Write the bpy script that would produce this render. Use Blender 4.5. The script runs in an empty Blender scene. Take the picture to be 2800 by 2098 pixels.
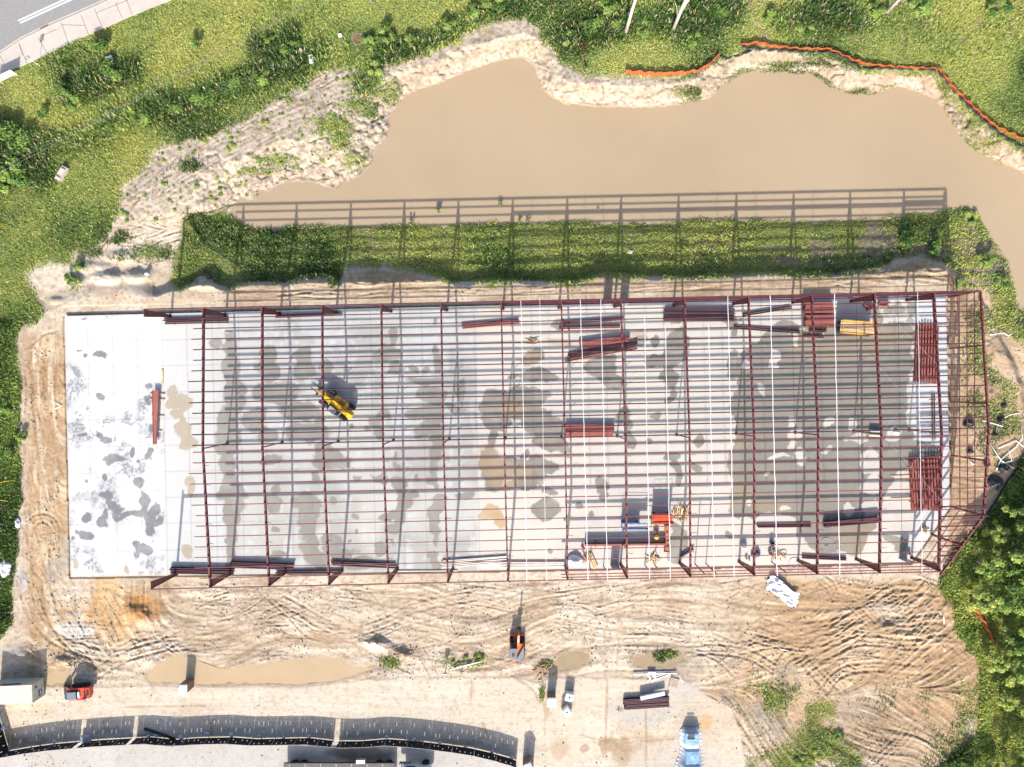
import bpy, math, random
import numpy as np
random.seed(7); rng = np.random.default_rng(11)
S = bpy.context.scene; COL = S.collection
# ------------------------------------------------------------------ camera, sky, sun, exposure
cd = bpy.data.cameras.new("Camera"); cam = bpy.data.objects.new("Camera", cd); COL.objects.link(cam)
cam.location = (0, 0, 100); cam.rotation_euler = (0, 0, 0)
cd.sensor_fit = 'HORIZONTAL'; cd.sensor_width = 36.0; cd.lens = 36.0 * 2000 / 2800   # 100 m up, 20 photo pixels to the metre
cd.shift_x = -40 / 2800; cd.shift_y = 11 / 2800
cd.clip_start = 1; cd.clip_end = 3000
S.camera = cam
SUN_EL = math.radians(32.7); SUN_DX, SUN_DY = 0.085, 1.0       # shadows fall up the picture
w = bpy.data.worlds.new("World"); S.world = w; w.use_nodes = True
nt = w.node_tree; bg = nt.nodes["Background"]; sky = nt.nodes.new("ShaderNodeTexSky")
sky.sky_type = 'NISHITA'; sky.sun_disc = False; sky.sun_elevation = SUN_EL
_ang = math.atan2(SUN_DX, SUN_DY)
sky.sun_rotation = math.radians(180) + _ang; sky.air_density = 0.8; sky.dust_density = 2.5
nt.links.new(sky.outputs[0], bg.inputs[0]); bg.inputs[1].default_value = 0.15
sl = bpy.data.lights.new("Sun", 'SUN'); sun = bpy.data.objects.new("Sun", sl); COL.objects.link(sun)
sl.energy = 4.3; sl.angle = math.radians(0.5); sl.color = (1.0, 0.95, 0.87)
sun.rotation_euler = (math.pi / 2 - SUN_EL, 0, -_ang)
S.view_settings.view_transform = 'Standard'; S.view_settings.look = 'None'; S.view_settings.gamma = 1.0
S.view_settings.exposure = 1.13
S.cycles.max_bounces = 5; S.cycles.diffuse_bounces = 3; S.cycles.glossy_bounces = 2; S.cycles.transmission_bounces = 4
K = 2.0            # how bright a flat white sheet would render, used to turn seen colours into base colours

# ------------------------------------------------------------------ helpers
def W(px, py):            # a place on the ground, measured on the photo
    return ((px - 1440) / 20.0, (1060 - py) / 20.0)
def G(px, py, z):         # a place at height z that is seen at px, py
    k = (1 - z / 100.0) / 20.0
    return ((px - 1440) * k, (1060 - py) * k, z)
def lin(r, g, b, k=None):
    o = []
    for c in (r, g, b):
        c = c / 255.0
        o.append((c / 12.92 if c <= 0.04045 else ((c + 0.055) / 1.055) ** 2.4) / (K if k is None else k))
    return np.array(o, dtype=np.float32)
MATS = {}
def mat(name, col, rough=0.7, metal=0.0, var=0.25, scale=3.0, bump=0.0, spec=0.3, attr=False, trans=0.0):
    if name in MATS: return MATS[name]
    m = bpy.data.materials.new(name); m.use_nodes = True; n = m.node_tree.nodes; l = m.node_tree.links
    b = n["Principled BSDF"]; b.inputs["Roughness"].default_value = rough; b.inputs["Metallic"].default_value = metal
    b.inputs["Specular IOR Level"].default_value = spec
    tc = n.new("ShaderNodeTexCoord"); nz = n.new("ShaderNodeTexNoise"); nz.inputs["Scale"].default_value = scale
    nz.inputs["Detail"].default_value = 6; nz.inputs["Roughness"].default_value = 0.65
    l.new(tc.outputs["Object"], nz.inputs["Vector"])
    mr = n.new("ShaderNodeMapRange"); mr.inputs[1].default_value = 0.25; mr.inputs[2].default_value = 0.75
    mr.inputs[3].default_value = 1 - var; mr.inputs[4].default_value = 1 + var
    l.new(nz.outputs[0], mr.inputs[0])
    mx = n.new("ShaderNodeMix"); mx.data_type = 'RGBA'; mx.blend_type = 'MULTIPLY'; mx.inputs[0].default_value = 1.0
    l.new(mr.outputs[0], mx.inputs[7])
    if attr:
        at = n.new("ShaderNodeAttribute"); at.attribute_name = "Col"; l.new(at.outputs["Color"], mx.inputs[6])
    else:
        mx.inputs[6].default_value = (*col, 1)
    l.new(mx.outputs[2], b.inputs["Base Color"])
    if bump:
        bp = n.new("ShaderNodeBump"); bp.inputs["Strength"].default_value = bump; bp.inputs["Distance"].default_value = 0.1
        l.new(nz.outputs[0], bp.inputs["Height"]); l.new(bp.outputs[0], b.inputs["Normal"])
    if trans:
        tr = n.new("ShaderNodeBsdfTranslucent"); l.new(mx.outputs[2], tr.inputs[0])
        ms = n.new("ShaderNodeMixShader"); ms.inputs[0].default_value = trans
        l.new(b.outputs[0], ms.inputs[1]); l.new(tr.outputs[0], ms.inputs[2])
        l.new(ms.outputs[0], n["Material Output"].inputs[0])
    MATS[name] = m
    return m

def mesh_np(name, V, F, m, col=None, smooth=False):
    V = np.ascontiguousarray(V, np.float32); F = np.ascontiguousarray(F, np.int32); k = F.shape[1]
    me = bpy.data.meshes.new(name); me.vertices.add(len(V)); me.vertices.foreach_set("co", V.ravel())
    me.loops.add(F.size); me.loops.foreach_set("vertex_index", F.ravel())
    me.polygons.add(len(F)); me.polygons.foreach_set("loop_start", np.arange(len(F), dtype=np.int32) * k)
    if smooth: me.polygons.foreach_set("use_smooth", np.ones(len(F), bool))
    me.update(calc_edges=True)
    if col is not None:
        a = me.attributes.new("Col", 'FLOAT_COLOR', 'POINT')
        c4 = np.ones((len(V), 4), np.float32); c4[:, :3] = col; a.data.foreach_set("color", c4.ravel())
    me.materials.append(m)
    return me
def link(name, me, parent=None, loc=(0, 0, 0), rz=0.0):
    o = bpy.data.objects.new(name, me); COL.objects.link(o); o.location = loc; o.rotation_euler = (0, 0, rz)
    if parent: o.parent = parent
    return o
def tag(o, label=None, cat=None, group=None, kind=None):
    if label: o["label"] = label
    if cat: o["category"] = cat
    if group: o["group"] = group
    if kind or cat: o["kind"] = kind or "thing"
    return o
def thing(name, label, cat, loc=(0, 0, 0), rz=0.0, group=None):
    return tag(link(name, None, None, loc, rz), label, cat, group)
def dup(o, loc=None, rz=None, label=None, group=None, scale=None, parent=None):
    c = o.copy(); COL.objects.link(c)
    if parent: c.parent = parent
    if loc is not None: c.location = loc
    if rz is not None: c.rotation_euler = (0, 0, rz)
    if scale is not None: c.scale = scale
    if label: c["label"] = label
    if group: c["group"] = group
    for ch in list(o.children): dup(ch, parent=c)
    return c

class MB:
    def __init__(s): s.v = []; s.f = []
    def add(s, vs, fs):
        b = len(s.v); s.v += [tuple(p) for p in vs]; s.f += [[b + i for i in f] for f in fs]; return s
    def hexa(s, p):       # 4 bottom, 4 top
        return s.add(p, [[3, 2, 1, 0], [4, 5, 6, 7], [0, 1, 5, 4], [1, 2, 6, 5], [2, 3, 7, 6], [3, 0, 4, 7]])
    def box(s, cx, cy, cz, sx, sy, sz, rz=0.0, bev=0.0):
        c, d = math.cos(rz), math.sin(rz); hx, hy, hz = sx / 2, sy / 2, sz / 2
        if bev <= 0:
            P = []
            for z in (-hz, hz):
                for x, y in ((-hx, -hy), (hx, -hy), (hx, hy), (-hx, hy)):
                    P.append((cx + x * c - y * d, cy + x * d + y * c, cz + z))
            return s.hexa(P)
        b = min(bev, hx * .9, hy * .9, hz * .9); rings = []
        for z, i in ((-hz, b), (-hz + b, 0), (hz - b, 0), (hz, b)):
            ring = []
            for x, y in ((-hx + b + i * .6, -hy + i), (hx - b - i * .6, -hy + i), (hx - i, -hy + b + i * .6), (hx - i, hy - b - i * .6), (hx - b - i * .6, hy - i), (-hx + b + i * .6, hy - i), (-hx + i, hy - b - i * .6), (-hx + i, -hy + b + i * .6)):
                ring.append((cx + x * c - y * d, cy + x * d + y * c, cz + z))
            rings.append(ring)
        V = [p for r in rings for p in r]; F = [list(range(7, -1, -1)), list(range(24, 32))]
        for k in range(3):
            for j in range(8): F.append([k * 8 + j, k * 8 + (j + 1) % 8, (k + 1) * 8 + (j + 1) % 8, (k + 1) * 8 + j])
        return s.add(V, F)
    def frame(s, p0, p1, up=(0, 0, 1)):
        a = np.array(p0, float); b = np.array(p1, float); d = b - a; d /= (np.linalg.norm(d) + 1e-9)
        u = np.array(up, float)
        if abs(d @ u) > .98: u = np.array((0, 1., 0))
        sd = np.cross(d, u); sd /= np.linalg.norm(sd); u = np.cross(sd, d)
        return a, b, sd, u
    def prof(s, p0, p1, pts, up=(0, 0, 1), pts1=None):   # sweep a closed section (side, up)
        a, b, sd, u = s.frame(p0, p1, up); n = len(pts); q = pts1 or pts
        V = [a + x * sd + y * u for x, y in pts] + [b + x * sd + y * u for x, y in q]
        F = [list(range(n)), list(range(2 * n - 1, n - 1, -1))] + [[i, n + i, n + (i + 1) % n, (i + 1) % n] for i in range(n)]
        return s.add(V, F)
    def bar(s, p0, p1, wd, h, up=(0, 0, 1), w1=None, h1=None):
        r = lambda a, b: [(-a / 2, -b / 2), (a / 2, -b / 2), (a / 2, b / 2), (-a / 2, b / 2)]
        return s.prof(p0, p1, r(wd, h), up, r(w1 or wd, h1 or h))
    def ibeam(s, p0, p1, d0, d1, fw, t=0.03, up=(0, 0, 1), align=-1):   # align -1: p is the top flange line
        o = lambda d: (-d / 2 if align == -1 else 0)
        I = lambda d: [(-fw / 2, d / 2 + o(d)), (-fw / 2, d / 2 - t + o(d)), (-t / 2, d / 2 - t + o(d)), (-t / 2, -d / 2 + t + o(d)), (-fw / 2, -d / 2 + t + o(d)), (-fw / 2, -d / 2 + o(d)),
                       (fw / 2, -d / 2 + o(d)), (fw / 2, -d / 2 + t + o(d)), (t / 2, -d / 2 + t + o(d)), (t / 2, d / 2 - t + o(d)), (fw / 2, d / 2 - t + o(d)), (fw / 2, d / 2 + o(d))]
        a, b, sd, u = s.frame(p0, p1, up)
        A = I(d0); B = I(d1); quads = [(0, 11, 10, 1), (2, 9, 8, 3), (4, 7, 6, 5)]
        for q in quads:
            V = [a + A[i][0] * sd + A[i][1] * u for i in q] + [b + B[i][0] * sd + B[i][1] * u for i in q]
            s.add(V, [[0, 1, 2, 3], [7, 6, 5, 4], [0, 4, 5, 1], [1, 5, 6, 2], [2, 6, 7, 3], [3, 7, 4, 0]])
        return s
    def zed(s, p0, p1, h=0.22, f=0.10, t=0.02, up=(0, 0, 1), sg=1):
        pts = [(0, h / 2), (f, h / 2), (f, h / 2 - t), (t, h / 2 - t), (t, -h / 2), (-f, -h / 2), (-f, -h / 2 + t), (0, -h / 2 + t)]
        a, b, sd, u = s.frame(p0, p1, up)
        for q in ((0, 1, 2, 3), (0, 3, 4, 7), (7, 4, 5, 6)):
            V = [a + sg * pts[i][0] * sd + pts[i][1] * u for i in q] + [b + sg * pts[i][0] * sd + pts[i][1] * u for i in q]
            s.add(V, [[0, 1, 2, 3], [7, 6, 5, 4], [0, 4, 5, 1], [1, 5, 6, 2], [2, 6, 7, 3], [3, 7, 4, 0]])
        return s
    def tube(s, pts, r, n=8, r1=None):
        P = [np.array(p, float) for p in pts]; m = len(P); V = []; F = []
        for i, p in enumerate(P):
            d = P[min(i + 1, m - 1)] - P[max(i - 1, 0)]; d /= (np.linalg.norm(d) + 1e-9)
            u = np.array((0, 0, 1.)) if abs(d[2]) < .9 else np.array((0, 1., 0))
            a = np.cross(d, u); a /= np.linalg.norm(a); b = np.cross(a, d)
            rr = r if r1 is None else r + (r1 - r) * i / (m - 1)
            for k in range(n):
                t = 2 * math.pi * k / n; V.append(p + rr * (math.cos(t) * a + math.sin(t) * b))
        for i in range(m - 1):
            for k in range(n): F.append([i * n + k, (i + 1) * n + k, (i + 1) * n + (k + 1) % n, i * n + (k + 1) % n])
        F += [list(range(n)), list(range(m * n - 1, (m - 1) * n - 1, -1))]
        return s.add(V, F)
    def lathe(s, prof, o=(0, 0, 0), n=16, axis='z'):
        V = []; F = []; m = len(prof)
        for r, h in prof:
            for k in range(n):
                t = 2 * math.pi * k / n; x, y = r * math.cos(t), r * math.sin(t)
                V.append((o[0] + x, o[1] + y, o[2] + h) if axis == 'z' else ((o[0] + x, o[1] + h, o[2] + y) if axis == 'y' else (o[0] + h, o[1] + x, o[2] + y)))
        for i in range(m - 1):
            for k in range(n): F.append([i * n + k, i * n + (k + 1) % n, (i + 1) * n + (k + 1) % n, (i + 1) * n + k])
        F += [list(range(n - 1, -1, -1)), list(range((m - 1) * n, m * n))]
        return s.add(V, F)
    def plate(s, poly, z0, z1):
        n = len(poly); V = [(x, y, z0) for x, y in poly] + [(x, y, z1) for x, y in poly]
        return s.add(V, [list(range(n - 1, -1, -1)), list(range(n, 2 * n))] + [[i, (i + 1) % n, n + (i + 1) % n, n + i] for i in range(n)])
    def side(s, poly, y0, y1):       # section in x, z extruded along y
        n = len(poly); V = [(x, y0, z) for x, z in poly] + [(x, y1, z) for x, z in poly]
        return s.add(V, [list(range(n)), list(range(2 * n - 1, n - 1, -1))] + [[i, n + i, n + (i + 1) % n, (i + 1) % n] for i in range(n)])
    def mesh(s, name, m, smooth=False):
        me = bpy.data.meshes.new(name); me.from_pydata([tuple(map(float, p)) for p in s.v], [], s.f)
        me.materials.append(m); me.update()
        import bmesh
        bm = bmesh.new(); bm.from_mesh(me); bmesh.ops.recalc_face_normals(bm, faces=bm.faces); bm.to_mesh(me); bm.free()
        if smooth:
            for p in me.polygons: p.use_smooth = True
        return me
    def build(s, name, m, parent=None, loc=(0, 0, 0), rz=0.0, smooth=False):
        return link(name, s.mesh(name, m, smooth), parent, loc, rz)

# ------------------------------------------------------------------ fields on the photo-pixel grid
def axis(lo, hi, st, far):
    a = np.arange(lo, hi + 1, st, dtype=np.float64)
    f = np.array(far, float)
    return np.concatenate([lo - f[::-1], a, a[-1] + f]).astype(np.float32)
STEP = 2.5
PX = axis(-150, 2950, STEP, [120, 500, 2500, 15000]); PY = axis(-150, 2250, STEP, [120, 500, 2500, 15000])
NX, NY = len(PX), len(PY); GX, GY = np.meshgrid(PX, PY)
def vnoise(shape, cell, r, cellx=None):
    h, wd = shape; cx = cellx or cell
    gy, gx = int(h / cell) + 3, int(wd / cx) + 3; g = r.random((gy, gx)).astype(np.float32)
    y = np.arange(h) / cell; x = np.arange(wd) / cx; iy = y.astype(int); ix = x.astype(int)
    fy = (y - iy).astype(np.float32)[:, None]; fx = (x - ix).astype(np.float32)[None, :]
    fy = fy * fy * (3 - 2 * fy); fx = fx * fx * (3 - 2 * fx)
    a = g[iy][:, ix]; b = g[iy][:, ix + 1]; c = g[iy + 1][:, ix]; d = g[iy + 1][:, ix + 1]
    return (a * (1 - fx) + b * fx) * (1 - fy) + (c * (1 - fx) + d * fx) * fy
def fbm(shape, cell, r, octs=4, cellx=None, gain=0.5):
    o = np.zeros(shape, np.float32); am = 1.0; tot = 0
    for k in range(octs):
        c = max(cell / 2 ** k, 1.01); cx = max((cellx or cell) / 2 ** k, 1.01)
        o += am * vnoise(shape, c, r, cx); tot += am; am *= gain
    return o / tot
def sstep(a, b, x):
    t = np.clip((x - a) / (b - a), 0, 1); return t * t * (3 - 2 * t)
def sdf(poly, X, Y):      # signed distance, negative inside
    P = np.array(poly, np.float32); n = len(P); best = np.full(X.shape, 1e12, np.float32); ins = np.zeros(X.shape, bool)
    for i in range(n):
        ax, ay = P[i]; bx, by = P[(i + 1) % n]; ex, ey = bx - ax, by - ay; wx = X - ax; wy = Y - ay
        t = np.clip((wx * ex + wy * ey) / (ex * ex + ey * ey + 1e-9), 0, 1)
        best = np.minimum(best, (wx - t * ex) ** 2 + (wy - t * ey) ** 2)
        if ay != by: ins ^= ((ay > Y) != (by > Y)) & (X < ex * (Y - ay) / (by - ay) + ax)
    return np.where(ins, -1, 1) * np.sqrt(best)
def sdg(poly):            # on the terrain grid, worked out coarsely then smoothed up
    ix = np.unique(np.r_[np.arange(0, NX, 3), NX - 1]); iy = np.unique(np.r_[np.arange(0, NY, 3), NY - 1])
    c = sdf(poly, *np.meshgrid(PX[ix], PY[iy]))
    t = np.stack([np.interp(np.arange(NX), ix, row) for row in c])
    return np.stack([np.interp(np.arange(NY), iy, t[:, j]) for j in range(NX)], 1).astype(np.float32)
def dline(pts, X, Y):
    best = np.full(X.shape, 1e12, np.float32)
    for (ax, ay), (bx, by) in zip(pts[:-1], pts[1:]):
        ex, ey = bx - ax, by - ay; wx = X - ax; wy = Y - ay
        t = np.clip((wx * ex + wy * ey) / (ex * ex + ey * ey + 1e-9), 0, 1)
        best = np.minimum(best, (wx - t * ex) ** 2 + (wy - t * ey) ** 2)
    return np.sqrt(best)
def smooth_path(pts, n=6):
    P = [np.array(p, float) for p in pts]; P = [2 * P[0] - P[1]] + P + [2 * P[-1] - P[-2]]; o = []
    for i in range(1, len(P) - 2):
        for k in range(n):
            t = k / n; a, b, c, d = P[i - 1], P[i], P[i + 1], P[i + 2]
            o.append(.5 * ((2 * b) + (-a + c) * t + (2 * a - 5 * b + 4 * c - d) * t * t + (-a + 3 * b - 3 * c + d) * t ** 3))
    o.append(P[-2]); return [tuple(p) for p in o]
def window(pts, pad):
    xs = [p[0] for p in pts]; ys = [p[1] for p in pts]
    i0, i1 = np.searchsorted(PX, [min(xs) - pad, max(xs) + pad]); j0, j1 = np.searchsorted(PY, [min(ys) - pad, max(ys) + pad])
    return slice(j0, j1), slice(i0, i1)
def samp(A, px, py):
    px = np.asarray(px, float); py = np.asarray(py, float)
    fx = np.interp(px, PX, np.arange(NX)); fy = np.interp(py, PY, np.arange(NY))
    ix = np.minimum(fx.astype(int), NX - 2); iy = np.minimum(fy.astype(int), NY - 2); tx = fx - ix; ty = fy - iy
    return (A[iy, ix] * (1 - tx) + A[iy, ix + 1] * tx) * (1 - ty) + (A[iy + 1, ix] * (1 - tx) + A[iy + 1, ix + 1] * tx) * ty
# ------------------------------------------------------------------ outlines measured on the photo
POND = [(763,507),(805,493),(843,496),(915,520),(941,501),(985,480),(1014,453),(1020,421),(1045,390),(1064,361),(1067,320),(1090,279),(1121,253),(1153,241),(1191,231),(1280,196),(1321,181),(1400,158),
 (1428,155),(1457,177),(1468,209),(1479,238),(1504,263),(1542,285),(1622,291),(1733,296),(1805,291),(1869,283),(1939,269),(1961,250),(1970,233),(1989,225),(2008,209),(2034,198),(2097,193),(2132,196),(2189,203),(2208,198),(2252,219),(2277,241),(2322,255),(2379,257),(2420,247),(2452,238),(2496,247),(2553,272),(2575,291),(2597,329),(2623,371),(2664,409),(2718,440),(2765,459),(2800,474),(2900,520),(3000,600),(3400,700),(3400,1300),(2950,1100),(2860,900),
 (2791,845),(2775,816),(2762,778),(2749,721),(2724,677),(2702,645),(2686,614),(2673,588),(2640,572),(2600,574),(2575,582),(2474,593),(2353,601),(2227,609),(2100,603),(2002,602),(1907,607),(1780,610),(1622,610),(1495,614),(1400,614),(1270,618),(1112,620),(985,623),(827,625),(740,632),(681,622),(653,603),(637,588),(634,572),(653,555),(690,545),(720,528)]
GRASSN = [(-20000,905),(57,889),(105,861),(89,810),(66,747),(104,731),(190,715),(200,683),(263,661),(295,617),(320,579),(326,525),(333,507),(380,459),(444,393),(545,367),(634,333),(700,300),(741,269),(833,234),(858,203),(915,181),(976,184),(1001,209),(1036,219),(1045,177),(1096,162),(1175,143),(1245,111),(1258,86),(1296,70),(1365,44),(1441,41),(1476,73),(1492,117),(1527,136),(1536,162),(1590,196),(1615,206),(1717,207),(1875,212),(1939,177),(1980,162),(2050,127),(2100,133),(2227,149),(2290,158),(2353,193),(2450,196),(2550,200),(2594,247),(2623,301),(2670,333),(2734,377),(2800,415),(2960,500),(22000,700),(22000,-22000),(-20000,-22000)]
GRASSW = [(-20000,900),(57,889),(41,921),(44,984),(57,1050),(57,1097),(51,1177),(54,1256),(52,1367),(41,1430),(47,1516),(35,1573),(25,1636),(28,1700),(6,1738),(-60,1790),(-400,1800),(-20000,1800)]
BERM = [(507,590),(494,652),(475,715),(466,766),(494,794),(520,778),(554,753),(575,765),(596,785),(627,794),(653,778),(700,766),(741,775),(779,778),(820,765),(868,755),(903,753),(909,785),(928,778),(947,731),(1017,728),(1060,722),(1109,735),(1160,742),(1200,759),(1232,775),(1400,769),(1495,775),(1571,775),(1653,753),(1780,759),(1920,759),(2100,750),(2195,753),(2290,753),(2338,747),(2417,728),(2449,700),(2512,698),(2528,715),(2600,728),(2635,759),(2639,785),(2690,800),(2720,850),(2740,900),(2900,1000),(2900,600),(2650,540),(2560,560),(2000,580),(1200,600),(800,608),(690,622),(600,580)]
FOREST = [(2800,1262),(2702,1399),(2655,1462),(2607,1525),(2575,1582),(2575,1611),(2613,1643),(2620,1725),(2680,1804),(2686,1890),(2680,2017),(2607,2080),(2540,2125),(2500,2300),(2500,22000),(22000,22000),(22000,900),(2960,1100)]
GPATCH = [(2211,1925),(2250,1900),(2290,1921),(2334,1969),(2334,2032),(2363,2110),(2380,2300),(2040,2300),(2046,2085),(2100,2052),(2150,2040),(2190,1990)]
PADE = [(430,815),(466,800),(494,797),(560,770),(596,788),(627,796),(653,780),(741,776),(779,780),(830,760),(903,757),(930,783),(955,735),(1017,732),(1109,740),(1200,762),(1232,777),(1400,772),(1571,777),(1653,757),(1780,762),(1920,763),(2100,754),(2290,757),(2417,735),(2512,702),(2600,732),(2660,790),(2720,900),(2790,1050),(2800,1240),(2900,1400),(3000,22000),(-20000,22000),(-20000,930),(57,900),(105,870),(130,850),(200,815),(260,800),(330,790)]
YARD = [(-200,1884),(0,1880),(127,1876),(253,1878),(412,1874),(602,1877),(700,1873),(795,1877),(890,1871),(922,1866),(1000,1858),(1112,1850),(1250,1851),(1400,1850),(1480,1866),(1500,1853),(1717,1853),(1859,1852),(1905,1880),(1960,1915),(2010,1950),(2024,1985),(2034,2048),(2046,2110),(2060,2300),(-200,2300)]
SLAB = [(176,864),(2587,806),(2598,1388),(2491,1541),(2182,1546),(193,1579)]
PUDS = [[(396,1855),(425,1823),(459,1798),(513,1790),(570,1813),(618,1829),(700,1823),(747,1807),(811,1804),(877,1804),(931,1804),(963,1823),(998,1826),(1026,1814),(1030,1826),(985,1839),(937,1857),(890,1866),(795,1872),(700,1869),(602,1871),(412,1866)],
 [(1508,1818),(1535,1795),(1560,1785),(1590,1782),(1612,1790),(1608,1815),(1570,1828),(1530,1832)],
 [(1730,1800),(1770,1786),(1830,1780),(1868,1785),(1862,1808),(1815,1825),(1760,1828),(1730,1818)],
 [(2150,1842),(2160,1838),(2178,1852),(2176,1882),(2160,1888),(2148,1872)],
 [(120,1850),(160,1832),(198,1840),(200,1862),(160,1872),(125,1870)],
 ]
ROAD = [(-200,232),(0,146),(57,108),(133,70),(222,32),(295,0),(420,-60),(420,-200),(-200,-200)]
WALK = [(-200,285),(0,203),(57,181),(127,149),(241,95),(364,41),(466,0),(600,-60),(420,-60),(295,0),(222,32),(133,70),(57,108),(0,146),(-200,232)]
FENCE = [(-25,1880),(-6,1960),(22,2056),(85,2045),(152,2036),(269,2026),(412,2018),(481,2025),(539,2020),(634,2018),(700,2023),(846,2020),(922,2029),(985,2029),(1058,2023),(1143,2029),(1223,2039),(1286,2048),(1343,2061),(1400,2077),(1412,2083)]

# ------------------------------------------------------------------ the ground: one height field with its own soil colours
sh = (NY, NX); r0 = np.random.default_rng(3)
n_big = fbm(sh, 90, r0, 4); n_mid = fbm(sh, 30, r0, 4); n_sm = fbm(sh, 9, r0, 3); n_fine = fbm(sh, 3, r0, 2)
n_h = fbm(sh, 6, r0, 3, cellx=40); n_v = fbm(sh, 45, r0, 3, cellx=6); n_b2 = fbm(sh, 60, r0, 4); n_wt = fbm(sh, 14, r0, 3)
rag = (n_mid - .5) * 26 + (n_sm - .5) * 14
d_pond = sdg(POND) + (n_sm - .5) * 8 + (n_fine - .5) * 4 + (n_mid - .5) * 6
d_gn = sdg(GRASSN); d_gw = sdg(GRASSW); d_berm = sdg(BERM); d_for = sdg(FOREST); d_gp = sdg(GPATCH); d_pad = sdg(PADE); d_yard = sdg(YARD); d_road = sdg(ROAD); d_walk = sdg(WALK); d_slab = sdg(SLAB)
northside = sstep(600, 520, GY) * sstep(2830, 2500, GX + GY * .0)
westarea = sstep(560, 420, GX) * sstep(500, 620, GY)
low = -2.0 * np.ones(sh, np.float32)
low = low * sstep(300, 560, GX) + -.75 * (1 - sstep(300, 560, GX))
_n = sstep(650, 500, GY); low = -.75 * _n + low * (1 - _n)
pad_z = -.30 + .05 * (n_big - .5)
t = sstep(-2, 13, d_pad + (n_mid - .5) * 16 + (n_sm - .5) * 6)
land = pad_z * (1 - t) + low * t
land = np.where(GX < 420, pad_z * (1 - sstep(-10, 40, d_pad)) + low * sstep(-10, 40, d_pad), land)
# pond banks
PZ = -3.2
nb = 0.042 * np.clip(d_pond, -40, 400); sb = 0.009 * np.clip(d_pond, -100, 400) + .035 * np.clip(d_pond - 105, 0, 60); eb = .022 * np.clip(d_pond, -80, 400)
ns = sstep(590, 540, GY); es = sstep(2640, 2700, GX) * sstep(500, 600, GY)
nwgent = sstep(1110, 1000, GX) * ns
bank = PZ + (nb * (1 - nwgent) + nwgent * .022 * np.clip(d_pond, -60, 400)) * ns * (1 - es) + sb * (1 - ns) * (1 - es) + eb * es
bank = np.where(d_pond < 0, np.minimum(bank, PZ + .03 * d_pond), bank)
bank = np.maximum(bank, PZ - 1)
Z = np.minimum(land, bank + .35 * (n_mid - .5) * sstep(5, 60, d_pond))
# erosion gullies on the raw banks, running down to the water
bankm = ns * sstep(2, 12, d_pond) * sstep(95, 45, d_pond) * sstep(-12, 4, d_gn)
gul = fbm(sh, 5, r0, 2); gul2 = np.abs(fbm(sh, 14, r0, 3) - .5) * 2
Z += bankm * ((gul - .5) * .22 - .26 * sstep(.22, .02, gul2))
sandm = sstep(-4, 8, d_gn + rag * .4) * sstep(1140, 1060, GX) * sstep(640, 560, GY + (GX - 450) * .08) * sstep(0, 6, d_pond)
ridge = np.abs(fbm(sh, 40, r0, 4) - .5) * 2
Z += sandm * ((n_sm - .5) * .10 + (n_fine - .5) * .09) - sandm * .18 * sstep(.10, .0, ridge) * sstep(330, 480, GX - (GY - 560) * .6)
# flat ground for road and pavement
Z = np.where(np.minimum(d_road, d_walk) < 6, -.75, Z)
dirt_s = sstep(1575, 1600, GY) * sstep(1876, 1850, GY) * sstep(60, 100, GX); dirt_w = sstep(57, 90, GX) * sstep(205, 165, GX) * sstep(900, 930, GY)
dirt_n = sstep(0, -14, d_pad) * sstep(862, 850, GY + (GX - 700) * .022) * sstep(880, 700, GY)
dirt_e = sstep(2585, 2600, GX) * (1 - sstep(-6, 6, -d_for)) * sstep(700, 800, GY)
yardm = sstep(0, -5, d_yard + (n_sm - .5) * 10); dirt_se = sstep(1900, 2110, GX + (n_mid - .5) * 120 + (n_b2 - .5) * 160 + (GY - 1700) * .25) * sstep(1575, 1600, GY) * (1 - yardm)
Z += (n_sm - .5) * .05 * (1 - yardm) + (n_fine - .5) * .055 * (1 - yardm)
Z += dirt_s * ((n_h - .5) * .14) + dirt_w * (n_v - .5) * .14 + dirt_n * ((n_h - .5) * .22) + dirt_se * (n_mid - .5) * .35
# streaks dragged by tracks and blades: noise smeared along the way the machines went
th = (fbm(sh, 110, r0, 2) - .5) * 1.5
th = th * np.where(dirt_se > .5, 2.4, 1.0) + np.where(dirt_se > .5, -.35 + 1.3 * sstep(1840, 1930, GY), 0)
vert = np.maximum(sstep(190, 150, GX) * sstep(1640, 1540, GY), sstep(500, 420, GX) * sstep(1760, 1640, GY) * sstep(1570, 1590, GY)); th = th * (1 - .6 * vert) + (np.pi / 2) * vert
th = th + sstep(520, 380, GX) * sstep(1640, 1760, GY) * (1 - sstep(1760, 1850, GY)) * .7
th = np.where(sandm > .5, -.62 + th * .6, th); th = np.where(d_yard < 0, th * .12 + .0, th)
def smear(src, steps, st=1.0):
    acc = src.copy(); 
    for sg in (1, -1):
        x = np.tile(np.arange(NX, dtype=np.float32), (NY, 1)); y = np.tile(np.arange(NY, dtype=np.float32)[:, None], (1, NX))
        for _ in range(steps):
            ix = np.clip(np.rint(x), 0, NX - 1).astype(np.int32); iy = np.clip(np.rint(y), 0, NY - 1).astype(np.int32); t_ = th[iy, ix]; x += sg * st * np.cos(t_); y += sg * st * np.sin(t_)
            acc += src[np.clip(np.rint(y), 0, NY - 1).astype(np.int32), np.clip(np.rint(x), 0, NX - 1).astype(np.int32)]
    acc -= acc.mean(); return np.clip(acc / acc.std(), -2.5, 2.5)
lic1 = smear(r0.random(sh).astype(np.float32), 13, 1.2); lic2 = smear(vnoise(sh, 2.6, r0), 18, 1.6)
dirt_all = np.clip(dirt_s + dirt_w + dirt_n + dirt_se + .6 * dirt_e, 0, 1) * (1 - yardm)
amp = .35 + 1.1 * sstep(.35, .7, n_b2)
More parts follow.
